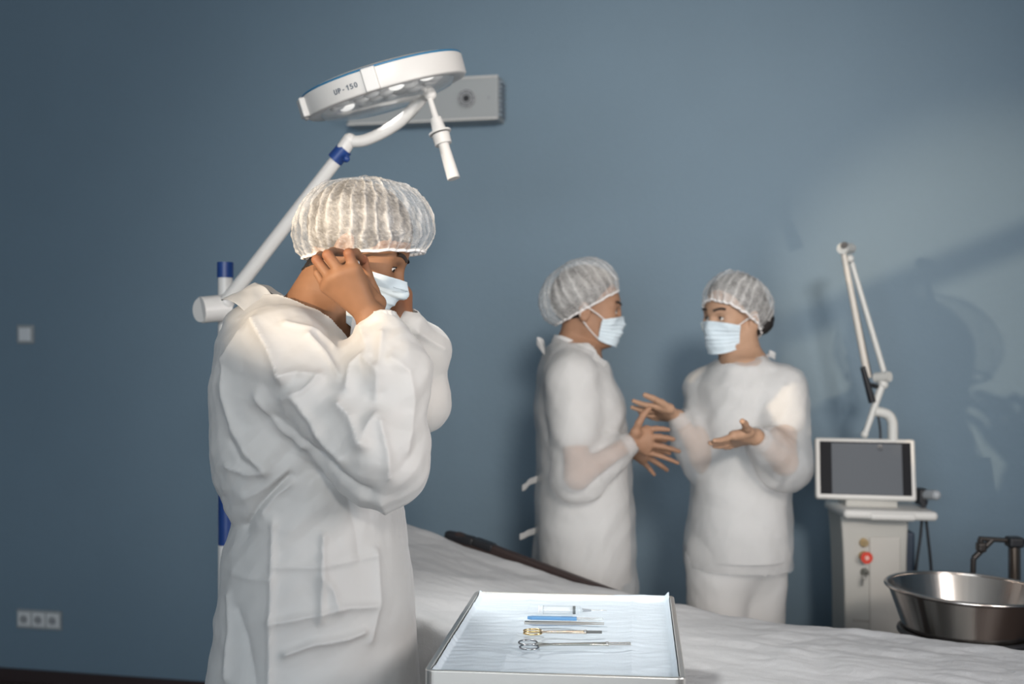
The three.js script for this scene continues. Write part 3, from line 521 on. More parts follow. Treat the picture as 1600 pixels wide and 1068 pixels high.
// ---------------------------------------------------------------- light fittings outside the frame
{
  const t = thing('softbox_lamp', 'round white softbox hung from the ceiling', 'lamp', V(KEY.x, H, KEY.z));
  const dir = keyLight.target.position.clone().sub(KEY).normalize(), q = new THREE.Quaternion().setFromUnitVectors(V(0, 1, 0), dir), o = V(0, KEY.y - H, 0);
  mesh('hanger', rod(V(0, 0, 0.22), V(0, KEY.y - H + 0.06, 0.22), 0.012), DARK, t);
  mesh('softbox_shell', lathe([[0.0001, -0.26], [0.07, -0.26], [0.33, -0.04], [0.325, -0.04], [0.06, -0.25], [0.0001, -0.25]], 48).applyQuaternion(q).translate(o.x, o.y, o.z), DARK, t);
  mesh('softbox_lamp_face', cyl(0.325, 0.325, 0.004, 48).translate(0, -0.045, 0).applyQuaternion(q).translate(o.x, o.y, o.z), M([0.9, 0.9, 0.9], 0.6, 0, { emissive: new THREE.Color(1, 0.93, 0.87), emissiveIntensity: 1.5 }), t);
}
{
  const t = thing('softbox_lamp_001', 'rectangular black softbox on a tripod stand', 'lamp', V(BOXL.x, 0, BOXL.z)), q = new THREE.Quaternion().setFromUnitVectors(V(0, 0, 1), BOXT.clone().sub(BOXL).normalize());
  const put = (g) => g.applyQuaternion(q).translate(0, BOXL.y, 0);
  mesh('softbox_shell', put(cyl(0.53, 0.1, 0.3, 4).rotateY(Math.PI / 4).scale(0.96, 1, 1.24).rotateX(Math.PI / 2).translate(0, 0, -0.175)), DARK, t);
  mesh('softbox_lamp_face', put(box(0, 0, -0.016, 0.7, 0.9, 0.008)), M([0.9, 0.9, 0.9], 0.6, 0, { emissive: new THREE.Color(1, 0.94, 0.92), emissiveIntensity: 1.2 }), t);
  const bk = V(0, 0, -0.34).applyQuaternion(q);
  mesh('pole', rod(V(bk.x, 0.3, bk.z), V(bk.x, BOXL.y + bk.y + 0.03, bk.z), 0.013), DARK, t);
  for (let k = 0; k < 3; k++) mesh('leg', rod(V(bk.x, 0.6, bk.z), V(bk.x + 0.4 * Math.cos(k * 2.094), 0.01, bk.z + 0.4 * Math.sin(k * 2.094)), 0.01), DARK, t);
}
{
  const t = thing('studio_lamp', 'black studio lamp on a tripod stand', 'lamp', V(SIDE.x, 0, SIDE.z));
  const q = new THREE.Quaternion().setFromUnitVectors(V(0, 1, 0), sideLight.target.position.clone().sub(SIDE).normalize());
  mesh('pole', rod(V(0, 0.3, 0), V(0, SIDE.y - 0.06, 0), 0.013), DARK, t);
  for (let k = 0; k < 3; k++) mesh('leg', rod(V(0, 0.6, 0), V(0.4 * Math.cos(k * 2.094), 0.01, 0.4 * Math.sin(k * 2.094)), 0.01), DARK, t);
  const ray = (px, py, s) => onWall(px, py).lerp(SIDE, 1 - s).sub(V(SIDE.x, 0, SIDE.z)), r0 = ray(1180, 534, 0.22), r1 = ray(1720, 324, 0.22);
  mesh('flag_arm', [rod(r0, r1, 0.012), rod(r0, V(0, SIDE.y - 0.2, 0), 0.01)], DARK, t);
  mesh('lamp_housing', lathe([[0.0001, -0.28], [0.06, -0.28], [0.07, -0.25], [0.07, -0.06], [0.067, -0.06], [0.062, -0.24], [0.0001, -0.25]], 40).applyQuaternion(q).translate(0, SIDE.y, 0), DARK, t);
  mesh('lamp_disc', cyl(0.055, 0.055, 0.004, 32).translate(0, -0.12, 0).applyQuaternion(q).translate(0, SIDE.y, 0), M([1, 1, 1], 0.5, 0, { emissive: new THREE.Color(1, 0.7, 0.4), emissiveIntensity: 3 }), t);
}
// ---------------------------------------------------------------- people
// head frame: c centre of the skull, f forward, up; local coordinates a (forward), b (up), s (side)
function frame(c, f, up) { f = f.clone().normalize(); const side = f.clone().cross(up).normalize(); up = side.clone().cross(f).normalize(); return { c, f, up, side, W: (a, b, s) => c.clone().addScaledVector(f, a).addScaledVector(up, b).addScaledVector(side, s), L: (x, y, z) => { const dx = x - c.x, dy = y - c.y, dz = z - c.z; return [dx * f.x + dy * f.y + dz * f.z, dx * up.x + dy * up.y + dz * up.z, dx * side.x + dy * side.y + dz * side.z]; } }; }
const loc = (F, fn) => (x, y, z) => { const p = F.L(x, y, z); return fn(p[0], p[1], p[2]); };
function headField(F, k = 1, sn = 0) {
  const v = (a, b, s) => V(a * k, b * k, s * k), e = (a, b, s, x, y, z) => sEll(v(a, b, s), x * k, y * k, z * k), c = (p, q, r1, r2) => sCap(v(...p), v(...q), r1 * k, r2 * k);
  const skull = e(-0.012, 0.022, 0, 0.099, 0.088, 0.077), brow = e(0.045, 0.0, 0, 0.048, 0.05, 0.06), face = e(0.032, -0.05, 0, 0.062, 0.075, 0.056), chin = e(0.066, -0.108, 0, 0.026, 0.022, 0.028), jaw = [-1, 1].map((s) => c([0.002, -0.075, s * 0.05], [0.056, -0.108, s * 0.02], 0.018, 0.018));
  const cheek = [-1, 1].map((s) => e(0.056, -0.042, s * 0.042, 0.024, 0.02, 0.02)), nose = [c([0.09, -0.018, 0], [0.112 - sn, -0.058, 0], 0.008, 0.0125)], wings = [-1, 1].map((s) => e(0.1 - sn * 0.7, -0.062, s * 0.012, 0.012, 0.009, 0.008));
  const browR = [-1, 1].map((s) => c([0.086, -0.003, s * 0.012], [0.073, 0.0, s * 0.048], 0.009, 0.008)), lips = e(0.095, -0.085, 0, 0.009, 0.009, 0.02);
  const base = sU(0.03 * k, skull, brow, face, chin, ...jaw, ...cheek), full = sU(0.012 * k, base, ...nose, ...wings, ...browR, lips);
  const sock = [-1, 1].map((s) => e(0.097, -0.022, s * 0.032, 0.014, 0.012, 0.017));
  let h = full; for (const q of sock) h = sSub(0.01 * k, h, q);
  const lid = [-1, 1].map((s) => { const b = e(0.0755, -0.0225, s * 0.032, 0.0148, 0.0148, 0.0148); return (a, bb, ss2) => Math.max(b(a, bb, ss2), Math.min(-(bb + 0.0185 * k) + (a - 0.08 * k) * -0.1, (bb + 0.0285 * k))); });
  h = sU(0.003 * k, h, ...lid);
  const ear = [-1, 1].map((s) => { const o = e(-0.012, -0.028, s * 0.082, 0.019, 0.032, 0.009), i = e(-0.008, -0.025, s * 0.09, 0.011, 0.021, 0.007); return sSub(0.004, o, i); });
  h = sU(0.008 * k, h, ...ear);
  return { field: loc(F, h), smooth: loc(F, base), skull: loc(F, skull), k };
}
function hand(wrist, mcp, fingers, thumb, r = 0.0085, pr = 0.0125) {
  const palm = []; mcp.forEach((m, i) => { palm.push(sCap(wrist.clone().lerp(m, 0.08), m, pr * 1.15, pr * (i === 3 ? 0.82 : 0.95))); if (i) palm.push(sCap(wrist.clone().lerp(mcp[i - 1], 0.2), m.clone().lerp(mcp[i - 1], 0.5), pr, pr * 0.85)); });
  palm.push(sCap(wrist, thumb[0], pr * 1.2, pr * 1.05), sCap(thumb[0], mcp[0], pr, pr * 0.8));
  const P = sU(0.012, ...palm), fs = [];
  fingers.forEach((j, i) => { const k = r * [1, 1.04, 0.98, 0.84][i], pts = [mcp[i], ...j], rs = [k * 1.15, k * 1.02, k * 0.9, k * 0.76]; const seg = []; for (let q = 0; q < pts.length - 1; q++) seg.push(sCap(pts[q], pts[q + 1], rs[q], rs[q + 1])); fs.push(sU(0.003, ...seg)); });
  const ts = []; for (let q = 0; q < thumb.length - 1; q++) ts.push(sCap(thumb[q], thumb[q + 1], r * [1.5, 1.25, 1.12, 0.95][q], r * [1.25, 1.12, 0.95, 0.85][q]));
  fs.push(sU(0.004, ...ts));
  return (x, y, z) => { let d = P(x, y, z); if (d > 0.16) return d; let m = 1; for (const f of fs) m = Math.min(m, f(x, y, z)); return smin(d, m, 0.004); };
}
const bounds = (pts, m) => { const b = new THREE.Box3().setFromPoints(pts); b.min.subScalar(m); b.max.addScalar(m); return [b.min, b.max]; };
const skinTone = (base, redAt = []) => (x, y, z) => { let t = 1 + 0.1 * N3(x * 22, y * 22, z * 22) + 0.07 * N3(x * 70, y * 70, z * 70), r = 0; for (const [p, rad, w] of redAt) r += w * Math.exp(-((x - p.x) ** 2 + (y - p.y) ** 2 + (z - p.z) ** 2) / (rad * rad)); r = cl(r, 0, 1); return [base[0] * t * (1 + 0.12 * r), base[1] * t * (1 - 0.28 * r), base[2] * t * (1 - 0.3 * r)]; };
const moved = (g, b) => g.translate(-b.x, -b.y, -b.z);

// bouffant cap about an axis; F: frame whose up is the cap's axis
function capShape(F, o) {
  const nu = o.nu || 260, nv = o.nv || 110, pos = [], uv = [], idx = [], col = [], end = 2.2, W = nu + 1;
  const P = (u, t) => {
    const ph = u * 2 * Math.PI, cx = Math.cos(ph), sx = Math.sin(ph), psi = t * end, cs = Math.cos(psi);
    let r = Math.pow(Math.sin(Math.min(psi, Math.PI / 2)), 0.86); if (psi > Math.PI / 2) r = lerp(1, o.brim, Math.pow((psi - Math.PI / 2) / (end - Math.PI / 2), 1.5));
    let h = cs > 0 ? o.top * Math.pow(cs, 0.86) : o.low * cs / 0.588;
    const s = o.s, sw = o.sway || 0;
    const n1 = N3(cx * 2.2 + s, sx * 2.2, t * 2.5), n2 = N3(cx * 5 + s, sx * 5, t * 6 + 3);
    // wrinkles running down from the crown, gathered at the brim
    const wav = ph * o.pl + 2.2 * N3(cx * 3 + s, sx * 3, t * 4) + 1.2 * N3(cx * 9, sx * 9 + s, t * 12);
    const ridge = Math.pow(1 - Math.abs(Math.sin(wav * 0.5)), 2.2), amp = ss(0.08, 0.3, t) * (0.45 + 0.55 * ss(-0.2, 0.3, N3(cx * 2 + s, sx * 2 + 7, t * 3)));
    const gather = Math.sin(ph * 34 + 3 * n2) * ss(0.72, 1, t);
    const d = o.w * (ridge * amp * 0.75 + 0.9 * n1 + 0.5 * n2 + Math.abs(N3(cx * 14, sx * 14, t * 18)) * 0.7) + 0.0022 * gather;
    const a = o.a * r * (1 + (cx > 0 ? (o.front || 0) : (o.back || 0)) * cx * cx * Math.sin(Math.min(psi, 1.57)));
    const sag = cx < 0 ? -(o.sag || 0) * cx * cx * ss(0.35, 0.9, t) : 0;
    return [F.W((a + d) * cx + sw * cs, h + d * Math.max(0, cs) + sag + (o.lift || 0) * cx * ss(0.6, 1, t) + 0.003 * n2 * ss(0.8, 1, t), (o.b * r + d) * sx), ridge * amp];
  };
  for (let j = 0; j <= nv; j++) for (let i = 0; i <= nu; i++) {
    const u = i / nu, t = 0.004 + 0.996 * j / nv, [p, rg] = P(u === 1 ? 0 : u, t); pos.push(p.x, p.y, p.z);
    const q = p.clone().sub(F.c), fib = Math.pow(1 - Math.abs(N3(q.x * 150 + 10, q.y * 110, q.z * 150)), 5) * 0.5 + Math.pow(1 - Math.abs(N3(q.x * 260, q.y * 260 + 4, q.z * 260)), 5) * 0.5;
    const al = cl(o.alpha + 0.16 * N3(q.x * 18, q.y * 18, q.z * 18) + 0.1 * N3(q.x * 45, q.y * 45, q.z * 45) + 0.2 * fib + 0.34 * rg + 0.3 * ss(0.955, 0.985, t), 0.15, 0.98);
    col.push(0.72, 0.715, 0.7, al); uv.push(u, t);
  }
  for (let j = 0; j < nv; j++) for (let i = 0; i < nu; i++) { const a = j * W + i; idx.push(a, a + 1, a + W, a + 1, a + W + 1, a + W); }
  const g = new THREE.BufferGeometry();
  g.setAttribute('position', new THREE.Float32BufferAttribute(pos, 3)); g.setAttribute('uv', new THREE.Float32BufferAttribute(uv, 2)); g.setAttribute('color', new THREE.Float32BufferAttribute(col, 4)); g.setIndex(idx); g.computeVertexNormals();
  const ring = []; for (let k = 0; k < 90; k++) ring.push(P(k / 90, 1)[0]);
  return [g, new THREE.TubeGeometry(new THREE.CatmullRomCurve3(ring, true), 260, 0.0028, 8, true)];
}
const CAPM = new THREE.MeshPhysicalMaterial({ vertexColors: true, transparent: true, roughness: 0.6, side: THREE.DoubleSide });
const BANDM = M([0.7, 0.69, 0.68], 0.7);
// pleated face mask hugging a head field
function maskShape(F, H, o = {}) {
  const nu = 72, nv = 56, k = H.k, T0 = o.theta || 1.3, top = o.top ?? -0.03, bot = o.bot ?? -0.142, rad = [];
  for (let j = 0; j <= nv; j++) for (let i = 0; i <= nu; i++) {
    const u = i / nu * 2 - 1, v = j / nv, th = u * T0, b = lerp(top - 0.016 * Math.abs(u) ** 1.5, bot + (o.rise || 0.02) * u * u, v) * k, bb = Math.max(b, -0.108 * k);
    let r = 0.02; for (let q = 0; q < 60; q++) { const p = F.W(r * Math.cos(th), bb, r * Math.sin(th)), d = H.field(p.x, p.y, p.z); if (d > 0.0003) break; r += Math.max(0.001, -d * 0.8); }
    if (b < bb) r *= 1 - 0.12 * ss(0, 0.035, bb - b);
    rad.push(r);
  }
  const W = nu + 1; let A = rad.slice();
  for (let it = 0; it < 60; it++) { const B = A.slice(); for (let j = 0; j <= nv; j++) for (let i = 0; i <= nu; i++) { const g = (x, y) => A[cl(y, 0, nv) * W + cl(x, 0, nu)]; B[j * W + i] = Math.max((g(i - 1, j) + g(i + 1, j) + g(i, j - 1) + g(i, j + 1)) / 4, rad[j * W + i]); } A = B; }
  return sheet(nu, nv, (uu, v) => {
    const i = Math.round(uu * nu), j = Math.round(v * nv), u = uu * 2 - 1, th = u * T0, b = lerp(top - 0.016 * Math.abs(u) ** 1.5, bot + (o.rise || 0.02) * u * u, v) * k;
    const pl = (v > 0.22 && v < 0.8) ? ((v * 7.2) % 1) * 0.003 : 0.001, n = 0.0016 * N3(u * 4, v * 7, (o.s || 1));
    const r = A[j * W + i] + 0.004 + pl + n + (o.puff || 0.004) * Math.sin(Math.PI * v) * (1 - u * u);
    return F.W(r * Math.cos(th), b, r * Math.sin(th));
  }, [1, 1], 0.0012);
}
function eyesOf(F, H, parent, base, iris, gaze = [1, 0, 0], sides = [-1, 1]) {
  const k = H.k;
  for (const s of sides) {
    const c = F.W(0.0755 * k, -0.0225 * k, s * 0.032 * k), e = mesh('eye', moved(ball(c, 0.0135 * k), base), M([0.68, 0.66, 0.62], 0.2), parent);
    const g = F.f.clone().multiplyScalar(gaze[0]).addScaledVector(F.up, gaze[1]).addScaledVector(F.side, gaze[2]).normalize();
    mesh('iris', moved(ball(c.clone().addScaledVector(g, 0.0088 * k), 0.0062 * k), base), iris, e);
    const brow = [0, 0.33, 0.66, 1].map((t) => F.W(lerp(0.1, 0.0835, t) * k, (0.002 + 0.006 * Math.sin(t * 2.4)) * k, s * lerp(0.014, 0.054, t) * k));
    mesh('eyebrow', moved(new THREE.TubeGeometry(new THREE.CatmullRomCurve3(brow), 20, 0.0042 * k, 8).scale(1, 1, 1), base), M([0.03, 0.02, 0.016], 0.8), parent);
    const lash = [-1, -0.5, 0, 0.5, 1].map((t) => { const a = t * 0.95; return F.W(0.0755 * k + 0.0152 * k * Math.cos(a) * 0.97, (-0.0175 - 0.0035 * t * t) * k, s * 0.032 * k + 0.0152 * k * Math.sin(a)); });
    mesh('eyelash', moved(tube(lash, 0.0011 * k, 24, 6), base), HAIR, e);
  }
}
// crumpled cloth relief: facets from folded directions
function crumple(s, amp, fr, dirs) {
  const D = dirs || [[1, 0.3, 0.2], [0.3, 1, -0.2], [-0.5, 0.8, 0.4], [0.8, -0.6, 0.5], [0.2, 0.5, 1]];
  return (x, y, z) => {
    let d = 0; const wx = N3(x * 3 + s, y * 3, z * 3), wy = N3(x * 3, y * 3 + s, z * 3 + 5);
    for (let i = 0; i < D.length; i++) { const q = D[i], f = fr * (0.6 + 0.27 * i), m = ss(-0.25, 0.35, N3(x * 2.3 + i * 7 + s, y * 2.3, z * 2.3 - i * 3)); d += m * (tri(f * (q[0] * x + q[1] * y + q[2] * z) + 1.1 * wx + 0.8 * wy + i * 0.37) - 0.5) / (1 + 0.3 * i); }
    return amp * d + amp * 0.35 * N3(x * 16, y * 16 + s, z * 16) + amp * 0.12 * N3(x * 50, y * 50, z * 50 + s);
  };
}
// fold ridges drawn as polylines of points; only on the side facing +z of zmin
function folds(list) {
  const segs = []; for (const [pts, amp, w] of list) for (let i = 0; i < pts.length - 1; i++) segs.push([pts[i], pts[i + 1], amp, w, i === 0, i === pts.length - 2]);
  return (x, y, z) => {
    const best = new Map(); let d = 0;
    for (const [a, b, amp, w] of segs) {
      const dx = b.x - a.x, dy = b.y - a.y, L = dx * dx + dy * dy, t = cl(((x - a.x) * dx + (y - a.y) * dy) / L), q = Math.hypot(x - a.x - dx * t, y - a.y - dy * t) / w;
      if (q > 3) continue;
      const dz = Math.abs(z - lerp(a.z, b.z, t)); const e = amp * Math.exp(-1.25 * q) * ss(0.16, 0.1, dz);
      if (Math.abs(e) > Math.abs(best.get(amp * 7 + w) || 0)) best.set(amp * 7 + w, e);
    }
    for (const e of best.values()) d += e; return d;
  };
}
function shoe(p, dir) { const q = new THREE.Quaternion().setFromUnitVectors(V(1, 0, 0), dir.clone().setY(0).normalize()); return mergeGeometries([new THREE.SphereGeometry(1, 24, 16).scale(0.14, 0.05, 0.047).translate(0.05, 0.045, 0), new THREE.SphereGeometry(1, 24, 16).scale(0.055, 0.06, 0.042).translate(-0.03, 0.06, 0)]).applyQuaternion(q).translate(p.x, 0, p.z); }

// ---- the man in front -------------------------------------------------
{
  const D = 2.22, base = at(490, 534, D); base.y = 0;
  const who = thing('person', 'man in white disposable gown tying on a face mask, standing by the tray', 'person', base);
  const F = frame(at(564, 377, D), V(0.906, -0.42, 0.0), V(0.42, 0.906, 0)), Hd = headField(F, 0.97);
  const sR = at(432, 560, 2.06), eR = at(607, 722, 1.99), wR = at(585, 497, 2.035), sL = at(462, 562, 2.4), eL = at(660, 632, 2.46), wL = at(636, 500, 2.345);
  // right hand pinching the ear loop
  const A = (cx, cy, d) => at(470 + cx / 6.675, 370 + cy / 6.675, d);
  const hR = hand(A(755, 860, 2.035), [A(555, 345, 2.005), A(425, 385, 1.998), A(320, 440, 2.004), A(262, 530, 2.018)],
    [[A(500, 172, 2.0), A(575, 165, 2.03), A(648, 240, 2.055)], [A(280, 188, 2.0), A(335, 155, 2.038), A(430, 165, 2.068)], [A(165, 238, 2.012), A(205, 195, 2.05), A(290, 200, 2.078)], [A(178, 380, 2.028), A(170, 320, 2.06), A(240, 300, 2.085)]],
    [A(800, 690, 2.065), A(755, 560, 2.085), A(690, 390, 2.078), A(655, 235, 2.068)], 0.0087, 0.0128);
  const armR = sU(0.02, sCap(eR, wR.clone().lerp(eR, 0.1), 0.042, 0.03), sCap(wR.clone().lerp(eR, 0.15), A(752, 850, 2.035), 0.0285, 0.0265));
  // left hand beyond the face
  const hLm = [at(619, 459, 2.325), at(624, 455, 2.34), at(630, 456, 2.355), at(634, 462, 2.368)];
  const hL = hand(at(627, 503, 2.345), hLm, hLm.map((m, i) => [m.clone().add(V(-0.02, 0.014, 0.012 + 0.004 * i)), m.clone().add(V(-0.042, 0.012, 0.0 + 0.004 * i)), m.clone().add(V(-0.058, 0.006, -0.012))]), [at(616, 492, 2.33), at(608, 480, 2.325), at(600, 466, 2.322), at(592, 452, 2.32)], 0.009, 0.0145);
  const armL = sCap(eL, at(627, 503, 2.345), 0.04, 0.028);
  const neck = sU(0.03, sCap(at(474, 520, D), at(527, 425, D), 0.066, 0.058), sCap(at(500, 525, D), at(558, 455, D), 0.05, 0.042));
  const tor = sLoft([[at(0, 490, D).y, base.x - 0.01, 0.06, -D, 0.1], [at(0, 530, D).y, base.x - 0.04, 0.095, -D, 0.17], [at(0, 700, D).y, base.x - 0.01, 0.11, -D, 0.17], [at(0, 850, D).y, base.x, 0.11, -D, 0.15], [0.86, base.x, 0.12, -D, 0.16], [0.82, base.x, 0.1, -D, 0.14]]);
  const legs = [-1, 1].map((s) => sU(0.03, sCap(V(base.x, 0.9, -D + s * 0.09), V(base.x + s * 0.03, 0.5, -D + s * 0.1), 0.085, 0.055), sCap(V(base.x + s * 0.03, 0.5, -D + s * 0.1), V(base.x + s * 0.04, 0.08, -D + s * 0.1), 0.055, 0.035)));
  const bodyF = sU(0.05, tor, neck, sCap(sR, eR, 0.05, 0.042), sCap(sL, eL, 0.05, 0.042), armR, armL, ...legs);
  const tone = skinTone([0.215, 0.108, 0.058], [[A(500, 172, 2.0), 0.012, 0.7], [A(280, 188, 2.0), 0.012, 0.7], [A(165, 238, 2.012), 0.012, 0.7], [A(650, 240, 2.055), 0.016, 0.9], [A(430, 165, 2.068), 0.016, 1], [at(628, 470, 2.33), 0.03, 0.5]]);
  const [h0, h1] = bounds([F.W(0.12, 0.13, 0.1), F.W(-0.12, -0.16, -0.1), F.W(0.12, -0.16, -0.1), F.W(-0.12, 0.13, 0.1)], 0.02);
  const headG = nets(sU(0.03, Hd.field, sCap(at(474, 520, D), at(527, 425, D), 0.066, 0.058), sCap(at(500, 525, D), at(558, 455, D), 0.05, 0.042)), h0, h1, 0.0028);
  const [a0, a1] = bounds([A(100, 100, 1.99), A(900, 950, 2.1)], 0.03), handRG = nets(sU(0.01, hR, armR), a0, a1, 0.002);
  const [b0, b1] = bounds([at(570, 430, 2.3), at(660, 530, 2.4)], 0.02), handLG = nets(sU(0.01, hL, armL), b0, b1, 0.0026);
  const bodyG = nets(bodyF, V(base.x - 0.3, 0.03, -D - 0.4), V(base.x + 0.36, 1.62, -D + 0.4), 0.011);
  mesh('body', moved(paint(joinIndexed([bodyG, headG, handRG, handLG]), tone), base), SKIN, who);
  eyesOf(F, Hd, who, base, M([0.02, 0.014, 0.01], 0.15), [1, -0.35, 0.25]);
  // short hair
  const hairF = sCut(sOff(Hd.skull, 0.006), loc(F, (a, b) => -(0.66 * b - 0.75 * a + 0.042)));
  const napeF = sCut(sOff(neck, 0.0015), loc(F, (a, b, s) => Math.max(a + 0.035, -(b + 0.098) + 12 * s * s - 0.004)));
  mesh('hair', moved(nets(sU(0.01, hairF, napeF), h0, h1, 0.004, { disp: (x, y, z) => 0.0015 * N3(x * 150, y * 150, z * 150) }), base), HAIR, who);
  // cap
  const CF = frame(at(570, 366, D), V(1, 0.02, 0), V(-0.02, 1, 0));
  const [cg, ring] = capShape(CF, { a: 0.129, b: 0.108, top: 0.108, low: 0.04, brim: 0.86, w: 0.0046, pl: 34, s: 3.3, alpha: 0.14, front: 0.03, back: 0.06, lift: 0.004, sag: 0.0 });
  const cap = mesh('bouffant_cap', moved(cg, base), CAPM, who, 'gathered see-through white cap'); mesh('elastic_band', moved(ring, base), BANDM, cap);
  // mask, ear loops
  const mk = mesh('face_mask', moved(maskShape(F, Hd, { theta: 1.25, top: -0.035, bot: -0.165, rise: 0.0, s: 5, puff: 0.002 }), base), MASKM, who, 'pale blue pleated mask');
  mesh('nose_wire', moved(tube([-0.6, -0.3, 0, 0.3, 0.6].map((t) => F.W(0.128 * Math.cos(t) - 0.005, -0.049 - 0.012 * t * t, 0.105 * Math.sin(t))), 0.0012, 24, 6), base), MASKM, mk);
  const LOOP = M([0.85, 0.86, 0.86], 0.8);
  mesh('ear_loop', moved(tube([F.W(0.035, -0.055, 0.07), F.W(0.025, -0.035, 0.095), A(655, 245, 2.062)], 0.0013, 50, 6), base), LOOP, mk);
  // gown
  const gy = (py) => at(0, py, D).y, gx = (px) => at(px, 0, D).x, sc = D / FOC;
  const S = (py, l, r, hz, cz = 0) => [gy(py), gx((l + r) / 2), (r - l) / 2 * sc, -D + cz, hz];
  const gTor = sLoft([S(462, 390, 545, 0.085), S(500, 356, 575, 0.165), S(540, 346, 585, 0.198), S(600, 338, 590, 0.215), S(690, 337, 596, 0.215), S(745, 342, 612, 0.21), S(775, 356, 622, 0.21), S(808, 369, 630, 0.21), S(848, 358, 636, 0.216), S(900, 352, 643, 0.22), S(960, 343, 648, 0.225), S(1068, 331, 655, 0.235), S(1300, 318, 664, 0.25), S(1420, 314, 668, 0.255)], 2.25);
  const gR = sU(0.05, sCap(sR.clone().add(V(0.012, 0.004, -0.01)), eR.clone().add(V(-0.03, 0.02, 0)), 0.092, 0.086), sCap(eR.clone().add(V(-0.004, -0.006, 0)), wR.clone().lerp(eR, 0.35).add(V(0.012, 0, 0)), 0.068, 0.066), sCap(wR.clone().lerp(eR, 0.4).add(V(0.014, 0, 0)), at(594, 512, 2.035), 0.064, 0.037));
  const gL = sU(0.04, sCap(sL, eL, 0.085, 0.05), sCap(eL.clone().add(V(0.004, 0, 0)), at(666, 545, 2.43), 0.05, 0.044), sCap(at(664, 545, 2.42), at(638, 508, 2.345), 0.042, 0.034));
  const gownF = sU(0.03, gTor, gL), allF = sU(0.022, gownF, gR);
  const cr = crumple(2.7, 0.0046, 7.5), cr2 = crumple(9.1, 0.0042, 16);
  const q = (px, py, d = 2.01) => at(px, py, d), l = (d, ...n) => { const o = []; for (let i = 0; i < n.length; i += 2) o.push(at(n[i], n[i + 1], d)); return o; };
  const fd = folds([
    [l(2.03, 402, 505, 430, 545, 452, 585, 458, 592), 0.013, 0.012], [l(2.03, 455, 588, 476, 582, 505, 586), 0.011, 0.013], [l(1.98, 448, 622, 480, 612, 505, 588), 0.008, 0.011],
    [l(1.97, 466, 622, 496, 660, 516, 690, 540, 712), 0.012, 0.013], [l(1.95, 532, 634, 552, 652, 568, 690, 574, 692), 0.014, 0.013], [l(1.95, 572, 690, 582, 660, 590, 648), 0.009, 0.012], [l(1.95, 598, 660, 608, 700, 612, 740), 0.010, 0.012],
    [l(1.96, 546, 605, 552, 570, 566, 555, 590, 578), 0.011, 0.012], [l(1.97, 596, 520, 596, 560, 592, 620), 0.006, 0.008], [l(1.97, 612, 560, 640, 580, 646, 640, 640, 700), 0.006, 0.012], [l(1.97, 560, 510, 570, 530, 576, 552), 0.006, 0.008],
    [l(2.02, 348, 560, 350, 620, 366, 670, 392, 710, 420, 735), 0.010, 0.012], [l(2.02, 376, 520, 352, 560), 0.007, 0.01], [l(1.96, 420, 650, 470, 690, 530, 735, 580, 765), -0.010, 0.02], [l(1.96, 396, 620, 430, 668, 470, 700), 0.009, 0.014],
    [l(2.02, 372, 828, 400, 792, 452, 742), -0.014, 0.014], [l(2.02, 410, 800, 430, 775, 455, 755), 0.008, 0.01], [l(2.02, 380, 780, 420, 760, 450, 735), 0.006, 0.01],
    [l(2.0, 424, 820, 424, 900, 423, 980, 422, 1090), 0.0075, 0.007], [l(2.0, 503, 840, 503, 900, 501, 970), 0.0085, 0.0075], [l(2.0, 580, 870, 582, 900, 584, 950, 574, 1010), 0.006, 0.008],
    [l(2.0, 424, 886, 500, 886, 580, 878), 0.004, 0.007], [l(2.0, 424, 974, 470, 965, 540, 952, 575, 956), 0.0085, 0.011], [l(2.0, 448, 1020, 490, 1005, 540, 1000, 562, 994), 0.010, 0.008], [l(2.0, 506, 905, 520, 925, 526, 950), 0.008, 0.012],
    [l(2.0, 355, 905, 390, 908, 422, 906), 0.004, 0.006], [l(2.0, 602, 780, 616, 840, 632, 890, 640, 960), 0.008, 0.014], [l(2.0, 360, 960, 378, 1000, 396, 1068), -0.008, 0.014], [l(2.0, 345, 940, 352, 1000, 348, 1068), 0.008, 0.01],
    [l(2.0, 540, 780, 552, 830, 560, 880), -0.006, 0.02], [l(2.03, 485, 525, 515, 555, 540, 585), 0.008, 0.008], [l(2.05, 455, 505, 500, 520, 530, 545), 0.006, 0.008], [l(2.35, 655, 520, 690, 545), 0.006, 0.008],
    [l(2.0, 345, 730, 380, 742, 410, 740), 0.007, 0.01], [l(2.0, 352, 690, 372, 720, 396, 735), -0.006, 0.01],
  ]);
  const cuffR = at(590, 502, 2.035), cuffL = at(634, 500, 2.345), hem = gy(1405), nk = at(505, 470, D);
  const neckCut = (x, y, z) => { const p = at(0, 0, 1); const px = 800 + x / -z * FOC, py = 534 - (y - EYE) / -z * FOC; return 0; };
  // neckline plane: falls from the nape to the throat
  const n0 = at(430, 470, D), n1 = at(545, 585, D), nd = n1.clone().sub(n0), nl = Math.hypot(nd.x, nd.y), above = (x, y, z) => ((x - n0.x) * -nd.y + (y - n0.y) * nd.x) / nl - 0.9 * Math.max(0, Math.abs(z + D) - 0.06);
